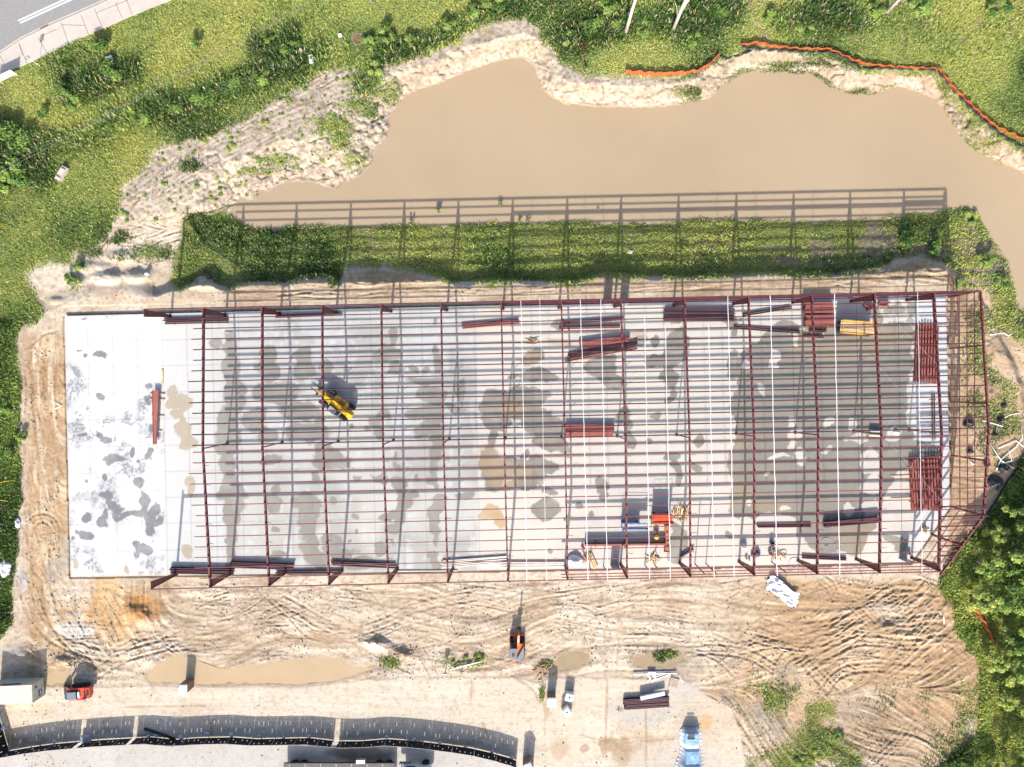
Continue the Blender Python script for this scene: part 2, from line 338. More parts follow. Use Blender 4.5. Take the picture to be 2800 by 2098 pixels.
Z += dirt_all * amp * (1 - .62 * dirt_s * (1 - dirt_se)) * (lic1 * .016 + lic2 * .032) + bankm * lic1 * .02 + sandm * (lic1 * .012 + lic2 * .02)
RUT = np.zeros(sh, np.float32)      # how worn a place is, for drier or damper soil
def track(pts, wd=7.0, dep=.10, pair=0.0):
    pts = smooth_path(pts, 5) if len(pts) > 2 else pts; wd = max(2.7, wd * .62)
    lines = [pts]
    if pair:
        P = np.array(pts); T = np.gradient(P, axis=0); T /= np.linalg.norm(T, axis=1)[:, None] + 1e-6; Nn = np.c_[-T[:, 1], T[:, 0]]
        lines = [list(map(tuple, P + Nn * pair / 2)), list(map(tuple, P - Nn * pair / 2))]
    for L in lines:
        wy, wx = window(L, wd * 4)
        if wy.start >= wy.stop or wx.start >= wx.stop: continue
        d = dline(L, GX[wy, wx], GY[wy, wx]) + (n_sm[wy, wx] - .5) * wd * 1.3 + (n_mid[wy, wx] - .5) * wd * 1.2
        e = (.15 + 1.7 * np.clip(n_mid[wy, wx] * 1.6 - .4, 0, 1)) * (.6 + .8 * n_fine[wy, wx])
        Z[wy, wx] += (.40 - .10 * (pts[0][0] > 1950)) * e * (-dep * np.exp(-(d / wd) ** 2) + .75 * dep * np.exp(-((np.abs(d) - 1.7 * wd) / (.6 * wd)) ** 2))
        RUT[wy, wx] = np.maximum(RUT[wy, wx], np.exp(-(d / (wd * 1.2)) ** 2) * e)
for pts, wd, dep, pr in [
 ([(2090,1705),(2150,1722),(2210,1715),(2262,1688),(2285,1650),(2275,1605),(2250,1585)],6,.24,26),([(2140,1712),(2160,1690),(2210,1690),(2245,1665),(2240,1620)],5,.16,0),
 ([(2170,1800),(2260,1740),(2340,1680),(2440,1612),(2500,1596),(2560,1615)],6,.24,30),([(2380,1660),(2430,1620),(2470,1610),(2520,1625)],9,.28,0),([(2440,1720),(2490,1670),(2520,1615),(2545,1590)],6,.17,28),
 ([(2200,1830),(2240,1800),(2330,1755),(2400,1752),(2500,1762),(2590,1750),(2650,1795)],7,.24,26),([(2125,1880),(2128,1830),(2150,1795),(2200,1775),(2260,1760)],7,.20,30),
 ([(2250,1890),(2300,1838),(2390,1822),(2520,1832),(2590,1820)],7,.24,24),([(2240,1850),(2300,1920),(2345,1985),(2372,2060),(2385,2110)],7,.14,30),
 ([(2180,1780),(2240,1850),(2280,1890)],7,.15,24),([(2370,1880),(2398,1960),(2392,2050),(2380,2100)],7,.12,26),([(2440,1895),(2485,1945),(2480,2000),(2420,2060)],7,.12,26),
 ([(2560,1850),(2540,1930),(2480,2020),(2400,2098)],8,.14,28),([(2660,1870),(2668,1950),(2640,2050)],7,.14,28),([(2300,1770),(2400,1700),(2480,1700),(2560,1690),(2620,1710)],7,.22,22),([(2050,1740),(2120,1760),(2200,1770)],6,.18,20),
 ([(1990,1650),(2030,1640),(2060,1600)],6,.14,0),([(2010,1760),(2040,1720),(2100,1712)],7,.22,0),([(2020,1800),(2030,1740),(2070,1690)],6,.16,0),([(1880,1780),(1960,1775),(2050,1790),(2120,1830)],6,.14,26),
 ([(770,1640),(830,1672),(905,1715),(960,1728),(1050,1702),(1150,1655),(1300,1628)],6,.14,26),([(700,1740),(720,1690),(760,1668),(800,1660)],5,.12,22),([(735,1640),(790,1690),(840,1740),(900,1755)],5,.12,0),([(960,1755),(1030,1745),(1100,1715),(1230,1680)],5,.10,0),
 ([(900,1660),(880,1690),(910,1720)],4,.10,0),([(1658,1690),(1655,1770),(1658,1855)],5,.10,0),([(1692,1680),(1692,1770),(1684,1850)],6,.16,0),([(1660,1750),(1640,1700),(1600,1660),(1500,1650)],5,.08,0),([(1760,1780),(1860,1780),(1950,1800),(2010,1850)],6,.14,0),
 ([(80,950),(95,1050),(88,1200),(86,1320),(92,1420)],7,.14,40),([(60,960),(72,1060),(66,1200)],6,.12,0),([(75,1520),(82,1440),(115,1415),(150,1440),(150,1520)],6,.16,24),([(95,1540),(110,1465),(130,1460)],5,.13,0),
 ([(60,1580),(95,1680),(170,1755),(300,1792),(420,1772),(490,1740)],7,.16,30),([(120,1600),(150,1690),(200,1760),(260,1790)],7,.15,34),([(220,1600),(235,1700),(240,1760)],9,.07,60),([(330,1680),(390,1650),(430,1690),(480,1730)],6,.15,0),([(340,1640),(400,1660),(450,1720)],6,.14,22),
 ([(250,1850),(330,1800),(420,1770),(520,1760)],6,.14,28),([(320,1780),(430,1735),(560,1720),(640,1700)],6,.12,24),([(480,1740),(540,1660),(620,1630)],5,.10,0),([(80,950),(120,915),(160,905)],6,.14,0),
 ([(640,795),(760,805),(900,815),(1050,800),(1200,795),(1400,790),(1600,780)],5,.16,0),([(700,815),(850,800),(980,806),(1100,790),(1300,800)],5,.14,0),([(1400,800),(1600,790),(1800,780),(2000,775)],6,.12,0),([(2180,790),(2300,770),(2420,752),(2520,745),(2600,760)],6,.18,16),([(2190,765),(2330,770),(2440,735),(2530,728)],5,.14,0),
 ([(2605,820),(2608,1000),(2612,1200),(2612,1380)],7,.08,20),([(2640,1000),(2642,1200),(2636,1350)],6,.07,0)]:
    track(pts, wd, dep, pr)
rr = random.Random(5)
def stroke_zone(n, x0, x1, y0, y1, ang, spread, length, wd, dep, curl=.02):
    for _ in range(n):
        x, y = rr.uniform(x0, x1), rr.uniform(y0, y1); a = ang + rr.gauss(0, spread); c = rr.gauss(0, curl); pts = [(x, y)]
        for _ in range(max(3, int(length * rr.uniform(.4, 1.5) / 14))):
            x += 14 * math.cos(a); y += 14 * math.sin(a); a += c; pts.append((x, y))
        track(pts, wd * rr.uniform(.6, 1.3), dep * rr.uniform(.5, 1.3), rr.choice([0, 0, 22]))
stroke_zone(80, 380, 1950, 1600, 1800, 0.0, .22, 130, 4.0, .075)
stroke_zone(36, 560, 1500, 1620, 1800, 0.3, .5, 100, 4.0, .09, .05)
stroke_zone(60, 1980, 2600, 1600, 1860, -.35, .45, 130, 5.0, .15, .04)
stroke_zone(60, 2230, 2640, 1860, 2090, 1.15, .45, 110, 5.0, .10, .03)
stroke_zone(34, 60, 150, 920, 1500, 1.55, .12, 140, 4.5, .10, .02)
stroke_zone(40, 60, 470, 1600, 1790, .8, .5, 110, 5.0, .10, .03)
stroke_zone(50, 430, 2300, 775, 838, 0.0, .12, 120, 4.0, .10, .02)
stroke_zone(40, 300, 620, 600, 740, -.3, .5, 70, 4.0, .14, .04)
stroke_zone(70, 330, 1040, 200, 600, -.75, .5, 60, 3.5, .10, .05)
stroke_zone(24, 2220, 2640, 1590, 1860, .1, .6, 90, 3.5, .13, .06)
# mounds and spoil
def mound(cx, cy, rx, ry, h, rot=0):
    wy, wx = window([(cx - rx * 2.2, cy - ry * 2.2), (cx + rx * 2.2, cy + ry * 2.2)], 4)
    X = GX[wy, wx] - cx; Y = GY[wy, wx] - cy; c, s_ = math.cos(rot), math.sin(rot); u = (X * c + Y * s_) / rx; v = (-X * s_ + Y * c) / ry
    Z[wy, wx] += h * np.exp(-(u * u + v * v) ** 1.4) * (.35 + 1.3 * n_sm[wy, wx] * (.4 + 1.2 * n_mid[wy, wx]))
for a in [(1040,1765,40,14,.55,.2),(1090,1790,36,14,.4,.1),(375,1680,40,24,.6,.5),(2420,1690,30,18,-.5,0),(210,770,24,18,.5,0),(290,760,40,16,.75,0),(370,755,40,15,.75,0),(250,730,50,14,.3,0),(560,782,40,9,.35,0),(150,822,20,9,.4,0),(330,700,40,14,.35,0),
 (2560,740,24,10,.4,0),(2385,725,34,12,.5,0),(1000,775,36,9,.4,0),(1160,765,40,8,.4,0),(60,1800,50,30,.35,0),(180,1810,40,12,.35,0),(2690,930,40,60,.25,0),(2720,1080,30,40,.4,0),(2480,1735,40,10,.35,0),(2600,1670,22,30,.3,0)]: mound(*a)
# level lot, puddle hollows, hole under the slab
Z = Z * (1 - yardm) + (-.26 + (n_big - .5) * .04) * yardm
PUD_D = [sdg(p) + (n_sm - .5) * 9 + (n_mid - .5) * 8 for p in PUDS]; dpd = np.minimum.reduce(PUD_D)
PUDZ = -.34
inpud = sstep(16, -6, dpd)
Z = Z * (1 - inpud) + inpud * (PUDZ - np.clip(-dpd, -8, 14) * .007 + (n_sm - .5) * .02)
Z = np.where(d_slab < 26, np.minimum(Z, -.30 - .07 * (GY < 1000)), Z)
Z = np.where(d_slab < 3, -.55, Z)
# ------------------------------------------------------------------ soil colours
def L(*c): return lin(*c)
def mix(C, m, c2): return C * (1 - m[..., None]) + m[..., None] * np.asarray(c2, np.float32)
C = np.empty((NY, NX, 3), np.float32); C[:] = L(222, 202, 176)
C = mix(C, sstep(.35, .70, n_mid * .6 + n_h * .4), L(236, 221, 200)); C = mix(C, sstep(.52, .75, n_b2) * .75, L(196, 172, 144)); C = mix(C, sstep(.6, .8, n_big) * .6, L(212, 190, 170))
C = mix(C, sstep(.55, .8, n_h) * .5, L(240, 226, 206))
tan = np.clip(dirt_w + dirt_se * sstep(2120, 1900, GY + (n_b2 - .5) * 200 - (GX - 2000) * .12) * .95 + dirt_n + dirt_e * .8, 0, 1)
tc = np.empty_like(C); tc[:] = L(202, 168, 130); tc = mix(tc, sstep(.4, .7, n_mid), L(226, 196, 158)); tc = mix(tc, sstep(.55, .8, n_b2) * .7, L(186, 150, 114)); tc = mix(tc, sstep(.5, .75, n_v) * dirt_w * .7, L(236, 214, 182))
C = C * (1 - tan[..., None]) + tc * tan[..., None]
def blob(cx, cy, rx, ry, col, st=1.0, ns_=.9):
    m = sstep(1.25, .55, np.sqrt(((GX - cx) / rx) ** 2 + ((GY - cy) / ry) ** 2) + (n_mid - .5) * ns_ * 1.4 + (n_sm - .5) * .6) * st
    global C; C = mix(C, m, L(*col))
blob(290,1670,95,80,(222,170,108),.85); blob(300,1640,30,70,(240,205,155),.8); blob(400,1665,45,30,(200,145,85),.8); blob(210,1725,55,26,(240,236,232),.9); blob(190,1620,40,40,(236,222,204),.7); blob(330,1740,90,30,(232,196,150),.5)
blob(1800,1800,90,40,(176,158,138),.6); blob(1900,1810,70,50,(186,172,158),.6); blob(1985,1800,60,40,(178,160,146),.7); blob(2150,1860,50,50,(150,138,126),.8); blob(2330,1930,80,60,(196,178,160),.7); blob(2420,1660,50,20,(208,200,186),.7); blob(2440,1690,36,16,(190,182,170),.8)
blob(2100,1960,60,60,(176,164,146),.7); blob(2480,2030,130,70,(196,170,140),.6); blob(2650,1985,16,40,(190,178,168),.9); blob(2420,2000,60,60,(184,160,130),.5); blob(1100,1790,80,24,(178,150,120),.7); blob(1350,1770,60,50,(206,178,146),.5); blob(820,1750,110,24,(196,160,124),.6); blob(600,1745,60,30,(190,164,136),.6); blob(1060,1830,90,14,(176,164,150),.7)
blob(995,1628,46,14,(204,190,164),.6); blob(150,1560,26,60,(190,184,178),.6); blob(180,1520,20,50,(196,188,180),.6); blob(60,1580,20,36,(206,204,202),.8); blob(1640,1725,16,50,(246,238,226),.5); blob(420,1600,60,26,(206,176,140),.5); blob(2140,1615,50,30,(206,178,146),.4)
w_ = (dirt_all * amp)[..., None]; C = C * (1 + .055 * w_ * lic1[..., None] + .075 * w_ * lic2[..., None]); C = mix(C, dirt_all * np.clip(lic2 - .9, 0, 1) * .55, L(244, 230, 206)); C = mix(C, dirt_all * np.clip(-lic2 - 1.0, 0, 1) * .55, L(170, 140, 108))
# raw banks and the bare sandy slope
bk = sstep(-2, 6, d_gn + rag * .25) * sstep(610, 560, GY) * sstep(-14, 0, d_pond)
sc = np.empty_like(C); sc[:] = L(208, 194, 175); sc = mix(sc, sstep(.45, .75, n_mid) * .7, L(212, 197, 180)); sc = mix(sc, sstep(.55, .8, n_wt) * .55, L(176, 156, 136)); sc = mix(sc, sstep(.58, .8, n_b2) * .5, L(206, 186, 168))
sc = mix(sc, sstep(14, 34, d_pond) * sstep(64, 40, d_pond) * sstep(1050, 1100, GX) * .7 * n_mid * 1.5, L(184, 164, 136)); sc = mix(sc, sstep(14, 2, d_pond) * sstep(1060, 1090, GX) * .9, L(220, 204, 182)); sc = mix(sc, sstep(2080, 2200, GX) * sstep(.35, .6, n_wt) * .6, L(176, 150, 126))
sc = mix(sc, sstep(.5, .7, n_fine) * .45, L(150, 134, 118)); sc = mix(sc, sstep(.55, .75, n_sm) * .4, L(180, 164, 146))
C = C * (1 - bk[..., None]) + sc * bk[..., None]
# under the grass
gmask = np.maximum.reduce([sstep(16, -14, d_gn + rag * 1.1), sstep(10, -10, d_gw + rag * .8), sstep(10, -14, d_berm + rag * 1.5) * sstep(-2, 4, d_pond), sstep(12, -12, d_for + rag * .9), sstep(18, -34, d_gp + rag * 2.4) * sstep(.3, .5, n_mid)])
gs = np.empty_like(C); gs[:] = L(136, 142, 78); gs = mix(gs, sstep(.4, .7, n_mid), L(164, 166, 104)); gs = mix(gs, sstep(.6, .8, n_b2) * .6, L(150, 132, 92))
C = C * (1 - gmask[..., None]) + gs * gmask[..., None]
bare = gmask * np.maximum(sstep(.53, .62, n_b2 * .45 + n_mid * .55), sstep(1850, 2150, GX) * sstep(.42, .55, n_h * .5 + n_mid * .5) * sstep(640, 665, GY)) * np.maximum(sstep(4, -4, d_berm) * (.6 + .4 * sstep(1750, 2000, GX)), sstep(1450, 1800, GX) * sstep(160, 120, GY) * .8)
C = mix(C, bare * .85, L(168, 150, 130)); C = mix(C, bare * sstep(.5, .7, n_fine) * .6, L(120, 106, 96))
# the concrete lot under drifted sand
yc = np.empty_like(C); yc[:] = L(234, 219, 197); yc = mix(yc, sstep(.4, .7, n_mid) * .6, L(241, 229, 210)); yc = mix(yc, sstep(.5, .8, n_fine) * .25, L(206, 184, 156)); yc = mix(yc, sstep(.58, .82, n_b2) * .6, L(222, 200, 172)); yc = mix(yc, sstep(1560, 1640, GX) * sstep(.45, .65, n_big) * .55, L(214, 206, 196)); yc = mix(yc, sstep(.6, .8, n_v) * .25, L(228, 208, 180))
yc = mix(yc, sstep(.56, .62, n_wt * .5 + n_mid * .5) * np.exp(-(((GX - 1650) / 120) ** 2 + ((GY - 2035) / 45) ** 2)) * .9, L(190, 164, 132))
yc = yc * (1 + .03 * lic1 + .03 * lic2)[..., None]
C = C * (1 - yardm[..., None]) + yc * yardm[..., None]
blob(1745,1955,85,40,(206,202,196),.6); blob(1930,1972,17,30,(230,184,124),.65); blob(1880,1890,60,24,(214,206,198),.5); blob(1990,1910,26,44,(196,178,156),.7); blob(60,1990,40,16,(214,186,146),.4); blob(1530,2050,22,30,(206,178,146),.6); blob(1700,2050,40,36,(186,158,126),.7); blob(120,1940,30,12,(226,200,166),.5)
# outside the screen fence the lot is bare grey concrete
fout = sstep(-4, 4, -sdg(FENCE + [(1412, 2400), (-200, 2400), (-200, 1880)])) * sstep(1416, 1408, GX)
C = mix(C, fout * sstep(0, 10, GY - 1880), L(216, 210, 202)); C = mix(C, fout * sstep(.5, .8, n_mid) * .5, L(228, 222, 214)); C = mix(C, fout * sstep(.55, .75, n_wt) * .3, L(196, 190, 182))
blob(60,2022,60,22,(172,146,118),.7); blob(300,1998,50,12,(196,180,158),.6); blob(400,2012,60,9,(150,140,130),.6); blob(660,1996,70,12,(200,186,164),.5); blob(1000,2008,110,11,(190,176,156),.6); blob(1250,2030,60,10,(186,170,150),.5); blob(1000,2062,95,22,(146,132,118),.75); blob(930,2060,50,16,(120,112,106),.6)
# damp margins and ruts
C = mix(C, sstep(18, 2, dpd) * .55 * (1 - yardm * .4), L(190, 168, 142)); C = mix(C, sstep(3, -4, dpd), L(196, 168, 128))
RUT = np.clip(RUT, 0, 1); C = mix(C, RUT * .38 * (1 - gmask), L(178, 150, 122))
C = mix(C, sstep(.60, .76, n_sm) * (1 - yardm) * (1 - gmask) * .35, L(170, 148, 124)); C = mix(C, sstep(.58, .76, n_fine) * .38 * (1 - gmask) * (1 - yardm * .6), L(150, 128, 106))
C = mix(C, sstep(9, 2, d_pond) * .55, L(178, 156, 128)); C = mix(C, sstep(3, -6, d_pond), L(196, 170, 134))
for pts in [[(20,1960),(34,2020)],[(1480,1852),(1500,1930),(1488,1990)],[(1400,1850),(1450,1880),(1476,1920)],[(1730,2028),(1840,2022)],[(330,1934),(560,1930)],[(1490,1920),(1490,2010)],[(1660,1860),(1655,2060)],[(1765,1950),(1768,2098)],[(1590,2010),(1650,2025),(1720,2020)],[(1320,1980),(1330,2010),(1310,2020)],[(570,1952),(582,2010)],[(130,2060),(146,2080),(150,2098)],[(1290,1860),(1288,1905)]]:
    wy, wx = window(pts, 20); d = dline(smooth_path(pts, 4) if len(pts) > 2 else pts, GX[wy, wx], GY[wy, wx]) + (n_sm[wy, wx] - .5) * 9
    m = np.exp(-(d / 3.0) ** 2) * .6; C[wy, wx] = C[wy, wx] * (1 - m[..., None]) + m[..., None] * L(178, 146, 108)
kz = (1 - Z / 100.0) / 20.0
V = np.stack([(GX - 1440) * kz, (1060 - GY) * kz, Z], -1).reshape(-1, 3)
idx = np.arange(NX * NY).reshape(NY, NX)
F = np.stack([idx[1:, :-1], idx[1:, 1:], idx[:-1, 1:], idx[:-1, :-1]], -1).reshape(-1, 4)
m_ground = mat("soil", (1, 1, 1), .95, 0, .16, 4.0, .35, .1, attr=True)
g = link("ground", mesh_np("ground", V, F, m_ground, C.reshape(-1, 3), True)); tag(g, "bare sandy soil, mud and grassed earth of the building site", "ground", kind="structure")
def gz(px, py): return float(samp(Z, px, py))
def on(px, py, dz=0.0):     # stands on the ground where its foot is seen
    z = gz(px, py); x, y, z = G(px, py, z); return (x, y, z + dz)

# clods and pebbles thrown up in the worked soil
cr = np.random.default_rng(41); Dc = np.clip((dirt_s + dirt_w + dirt_n + dirt_se + .5 * dirt_e + .5 * sandm + .6 * bankm) * (.15 + sstep(.45, .65, n_mid)) + .05 * yardm, 0, 1) * sstep(2, 8, dpd) * sstep(0, 4, d_pond) * sstep(26, 30, d_slab) * (1 - gmask)
Ar = np.outer(np.gradient(PY), np.gradient(PX)); kq = cr.poisson(np.where((GX > -60) & (GX < 2860) & (GY > -60) & (GY < 2160), Dc * Ar * .016, 0)); jj, ii = np.nonzero(kq); rp_ = kq[jj, ii]; jj = np.repeat(jj, rp_); ii = np.repeat(ii, rp_); m_ = len(ii)
px_ = PX[ii] + cr.uniform(-1.2, 1.2, m_); py_ = PY[jj] + cr.uniform(-1.2, 1.2, m_); z_ = samp(Z, px_, py_); k_ = (1 - z_ / 100) / 20; cen = np.c_[(px_ - 1440) * k_, (1060 - py_) * k_, z_ + .02]
sz = .03 + .085 * cr.random(m_) ** 5; tet = np.array([(1, 1, 1), (1, -1, -1), (-1, 1, -1), (-1, -1, 1)], float); rot = cr.normal(size=(m_, 3, 3)); rot, _ = np.linalg.qr(rot)
vv = cen[:, None, :] + np.einsum('kij,vj->kvi', rot, tet) * sz[:, None, None]; ff = (np.arange(m_) * 4)[:, None, None] + np.array([[0, 1, 2], [0, 3, 1], [0, 2, 3], [1, 3, 2]])[None]
cc = samp(C.reshape(NY, NX, 3)[..., 0], px_, py_)[:, None] * np.array([1, .86, .70]) * cr.uniform(.8, 1.15, (m_, 1))
tag(link("dirt_clods", mesh_np("dirt_clods", vv.reshape(-1, 3), ff.reshape(-1, 3), mat("clod", (1, 1, 1), .95, 0, .2, 8, 0, .1, attr=True), np.repeat(cc, 4, 0).astype(np.float32))), "loose clods and pebbles scattered over the worked sandy soil", "clods", kind="stuff")
# water
m_water = mat("muddy_water", tuple(lin(201, 178, 147)), .26, 0, .07, .05, .0, .25)
m_mud = mat("puddle_mud_water", tuple(lin(186, 164, 132)), .2, 0, .1, .6, .0, .3)
m_pud = mat("puddle_water", tuple(lin(214, 187, 150)), .25, 0, .06, .4, .0, .25)
PW = [(560,440),(3300,80),(3300,1400),(2790,1200),(2700,820),(2560,680),(560,690)]
wp = [G(600,470,PZ)[:2], G(1000,120,PZ)[:2], G(2900,60,PZ)[:2], G(3500,500,PZ)[:2], G(3500,1400,PZ)[:2], G(2900,1150,PZ)[:2], G(2680,760,PZ)[:2], G(2600,668,PZ)[:2], G(600,668,PZ)[:2]]
o = MB().add([(x, y, PZ) for x, y in wp], [list(range(len(wp)))[::-1]]).build("pond_water", m_water); tag(o, "still muddy tan water of the retention pond", "pond", kind="structure")
for i, p in enumerate(PUDS):
    c = np.mean(p, 0); q = [tuple(c + (np.array(a) - c) * (1 + 16 / (np.linalg.norm(np.array(a) - c) + 1))) for a in p]
    o = MB().add([G(x, y, PUDZ) for x, y in q], [list(range(len(q)))]).build("puddle_water", m_mud if i in (1, 2) else m_pud)
    tag(o, ["long tan puddle along the north edge of the sandy lot", "shallow brown puddle north of the white tanks", "greenish puddle with weeds north of the white pipes", "small pale puddle in the ruts beside the grass patch", "shallow puddle beside the red track loader"][i], "puddle", kind="structure")

# road, kerb, pavement
m_asph = mat("asphalt", tuple(lin(168, 166, 164)), .9, 0, .12, 2.5, .2); m_conc = mat("pavement_concrete", tuple(lin(226, 214, 202)), .9, 0, .10, 1.2, .1); m_white = mat("road_paint", tuple(lin(246, 246, 246)), .7, 0, .08, 3); m_joint = mat("joint_dark", tuple(lin(128, 116, 106)), .9)
zr = -.74
def sheet(name, poly, z, m, label, cat, kind="structure"):
    o = MB().plate([G(x, y, z)[:2] for x, y in poly], z - .25, z).build(name, m); return tag(o, label, cat, kind=kind)
sheet("road", ROAD, -.70, m_asph, "grey asphalt road in the corner", "road")
KER = [(-200,232),(0,146),(57,108),(133,70),(222,32),(295,0),(420,-60)]
def off(p, d):
    P = np.array(p, float); T = np.gradient(P, axis=0); T /= np.linalg.norm(T, axis=1)[:, None]; return [tuple(a) for a in P + np.c_[T[:, 1], -T[:, 0]] * d]
k_out = off(KER, -5)
for nm, a, b, z, m, lb in [("gutter", off(KER, 6), KER, -.696, m_conc, "pale concrete gutter along the asphalt road"), ("kerb", KER, k_out, -.57, m_conc, "raised concrete kerb between road and pavement")]:
    ob = MB()
    for i in range(len(a) - 1):
        ob.plate([G(*p, z)[:2] for p in (a[i], a[i + 1], b[i + 1], b[i])], z - .25, z)
    tag(ob.build(nm, m), lb, nm, kind="structure")
WALK2 = k_out + [(600,-60),(466,0),(364,41),(241,95),(127,149),(57,181),(0,203),(-200,285)]
pv = sheet("pavement", WALK2, -.58, m_conc, "pale concrete pavement slabs beside the road", "pavement")
jb = MB()
for a, b in [((0,152),(12,176)),((52,118),(75,178)),((52,122),(62,152)),((168,62),(188,122)),((222,42),(242,94)),((258,24),(281,80)),((316,8),(334,50)),((345,-2),(362,42)),((105,104),(130,148)),((168,68),(232,70)),((0,175),(8,178)),((264,35),(350,0)),((116,98),(155,80))]:
    x0, y0, _ = G(*a, -.578); x1, y1, _ = G(*b, -.578); jb.bar((x0, y0, -.578), (x1, y1, -.578), .06, .008)
tag(jb.build("pavement_joints", m_joint, None), "dark joints between the pavement slabs", "joints", kind="structure")
mk = MB()
for a, b in [((49,57),(181,-3)),((55,63),(197,-2))]:
    x0, y0, _ = G(*a, -.69); x1, y1, _ = G(*b, -.69); mk.bar((x0, y0, -.692), (x1, y1, -.692), .22, .01)
tag(mk.build("road_markings", m_white), "double white line painted on the asphalt", "road marking", kind="structure")

# ------------------------------------------------------------------ concrete floor slab with its wet patches
xs = np.arange(168, 2612, 2.0, dtype=np.float32); ys = np.arange(796, 1590, 2.0, dtype=np.float32); SX, SY = np.meshgrid(xs, ys)
ss = SX.shape; r1 = np.random.default_rng(8); ds = sdf(SLAB, SX, SY)
s_big = fbm(ss, 60, r1, 4); s_mid = fbm(ss, 22, r1, 4); s_sm = fbm(ss, 7, r1, 3); s_f = fbm(ss, 2.5, r1, 2); s_st = fbm(ss, 50, r1, 4, cellx=14); s_w = fbm(ss, 26, r1, 3); s_w2 = fbm(ss, 26, r1, 3)
WXs = SX + (s_w - .5) * 44 + (s_sm - .5) * 16; WYs = SY + (s_w2 - .5) * 44 + (s_f - .5) * 6
A = L(236, 235, 232); SC = np.empty(ss + (3,), np.float32); SC[:] = A
def smix(m, c): 
    global SC; SC = SC * (1 - m[..., None]) + m[..., None] * np.asarray(c, np.float32)
inA = sstep(454, 448, SX); inB = sstep(448, 454, SX) * sstep(1309, 1303, SX); inC = 1 - inA - inB
smix(inA * sstep(.50, .62, s_sm * .45 + s_mid * .55) * sstep(.42, .62, s_big) * .75, L(196, 198, 202)); smix(inA * sstep(.56, .66, s_f * .5 + s_mid * .5) * sstep(.5, .62, s_big) * .8, L(150, 152, 158))
smix(inB, L(216, 215, 209)); smix(inB * sstep(560, 900, SX) * sstep(.35, .6, s_big) * .8, L(188, 187, 181)); smix(inB * sstep(.55, .68, s_st * .5 + s_mid * .5) * .7, L(222, 223, 222)); smix(inB * sstep(.60, .7, s_w * .4 + s_sm * .6) * .5, L(232, 232, 230)); smix(inB * sstep(650, 450, SX) * .7, L(228, 228, 226))
smix(inC, L(232, 226, 214)); smix(inC * sstep(.45, .7, s_mid) * .5, L(222, 218, 210)); smix(inC * sstep(1700, 1350, SX) * sstep(1000, 850, SY) * sstep(.5, .66, s_mid) * .6, L(238, 216, 184)); smix(inC * sstep(.6, .75, s_sm) * .25, L(214, 212, 208)); smix(sstep(2480, 2520, SX) * .6, L(236, 240, 246))
smix(sstep(1585, 1520, 3110 - SY) * 0, A)
for x0 in (246, 314, 382, 450, 517, 587, 660, 727, 795, 1020, 1100, 1160, 1304): smix(np.exp(-((SX - x0 - (SY - 1200) * .024) / 1.6) ** 2) * .30, L(120, 122, 126))
for y0 in (933, 1003, 1075, 1148, 1221, 1293, 1364, 1434, 1508): smix(np.exp(-((SY - y0 + (SX - 300) * .02) / 1.6) ** 2) * .26 * sstep(1310, 1300, SX), L(120, 122, 126))
def stains(lst, col, st=1.0, edge=.07, grow=1.0):
    lst = [(a, b, c * grow, d * grow) for a, b, c, d in lst]
    fld = np.full(ss, 9, np.float32)
    for cx, cy, rx, ry in lst:
        i0, i1 = np.searchsorted(xs, [cx - rx * 2.2 - 24, cx + rx * 2.2 + 24]); j0, j1 = np.searchsorted(ys, [cy - ry * 2.2 - 24, cy + ry * 2.2 + 24]); w_ = (slice(j0, j1), slice(i0, i1))
        kx = min(1, rx / 16); q = np.sqrt(((SX[w_] + (WXs[w_] - SX[w_]) * kx - cx) / rx) ** 2 + ((SY[w_] + (WYs[w_] - SY[w_]) * kx - cy) / ry) ** 2) + (s_mid[w_] - .5) * .5
        fld[w_] = np.minimum(fld[w_], q)
    m = sstep(1 + edge, 1 - edge, fld)
    smix(m * st * np.clip(.62 + .62 * s_mid + .2 * (s_f - .5), 0, 1), col)
    return fld
dk = L(134, 136, 140); gt = L(148, 144, 133); tn = L(190, 174, 148)
stains([(275,983,16,9),(233,977,6,8),(217,964,8,3),(228,871,8,3),(276,1090,9,11),(405,1094,10,12),(405,1058,8,8),(229,1183,15,10),(278,1187,9,9),(296,1195,16,6),(414,1173,6,12),(304,1253,18,14),(333,1256,24,9),(362,1237,6,14),(409,1240,12,14),(380,1259,6,5),(287,1303,8,9),(235,1315,5,5),(385,1325,11,13),(298,1354,23,18),(317,1380,22,18),(336,1405,26,12),(279,1430,14,17),(290,1408,8,14),(317,1414,9,12),(366,1405,30,10),(392,1376,12,30),(420,1411,26,20),(412,1443,13,22),(443,1417,14,13),(241,1417,12,13),(214,1455,6,7),(238,1462,14,12),(201,1473,6,6),(374,1490,12,12),(395,1503,20,15),(377,1522,8,10)], dk, .95)
stains([(207,1538,8,18),(348,1557,8,12),(412,1566,5,6),(475,1075,16,22),(485,1101,26,25),(510,1110,18,20),(488,1135,24,14),(500,1150,10,20),(497,1177,26,22),(505,1208,26,24),(526,1329,13,28),(513,1516,18,24)], tn, .85)
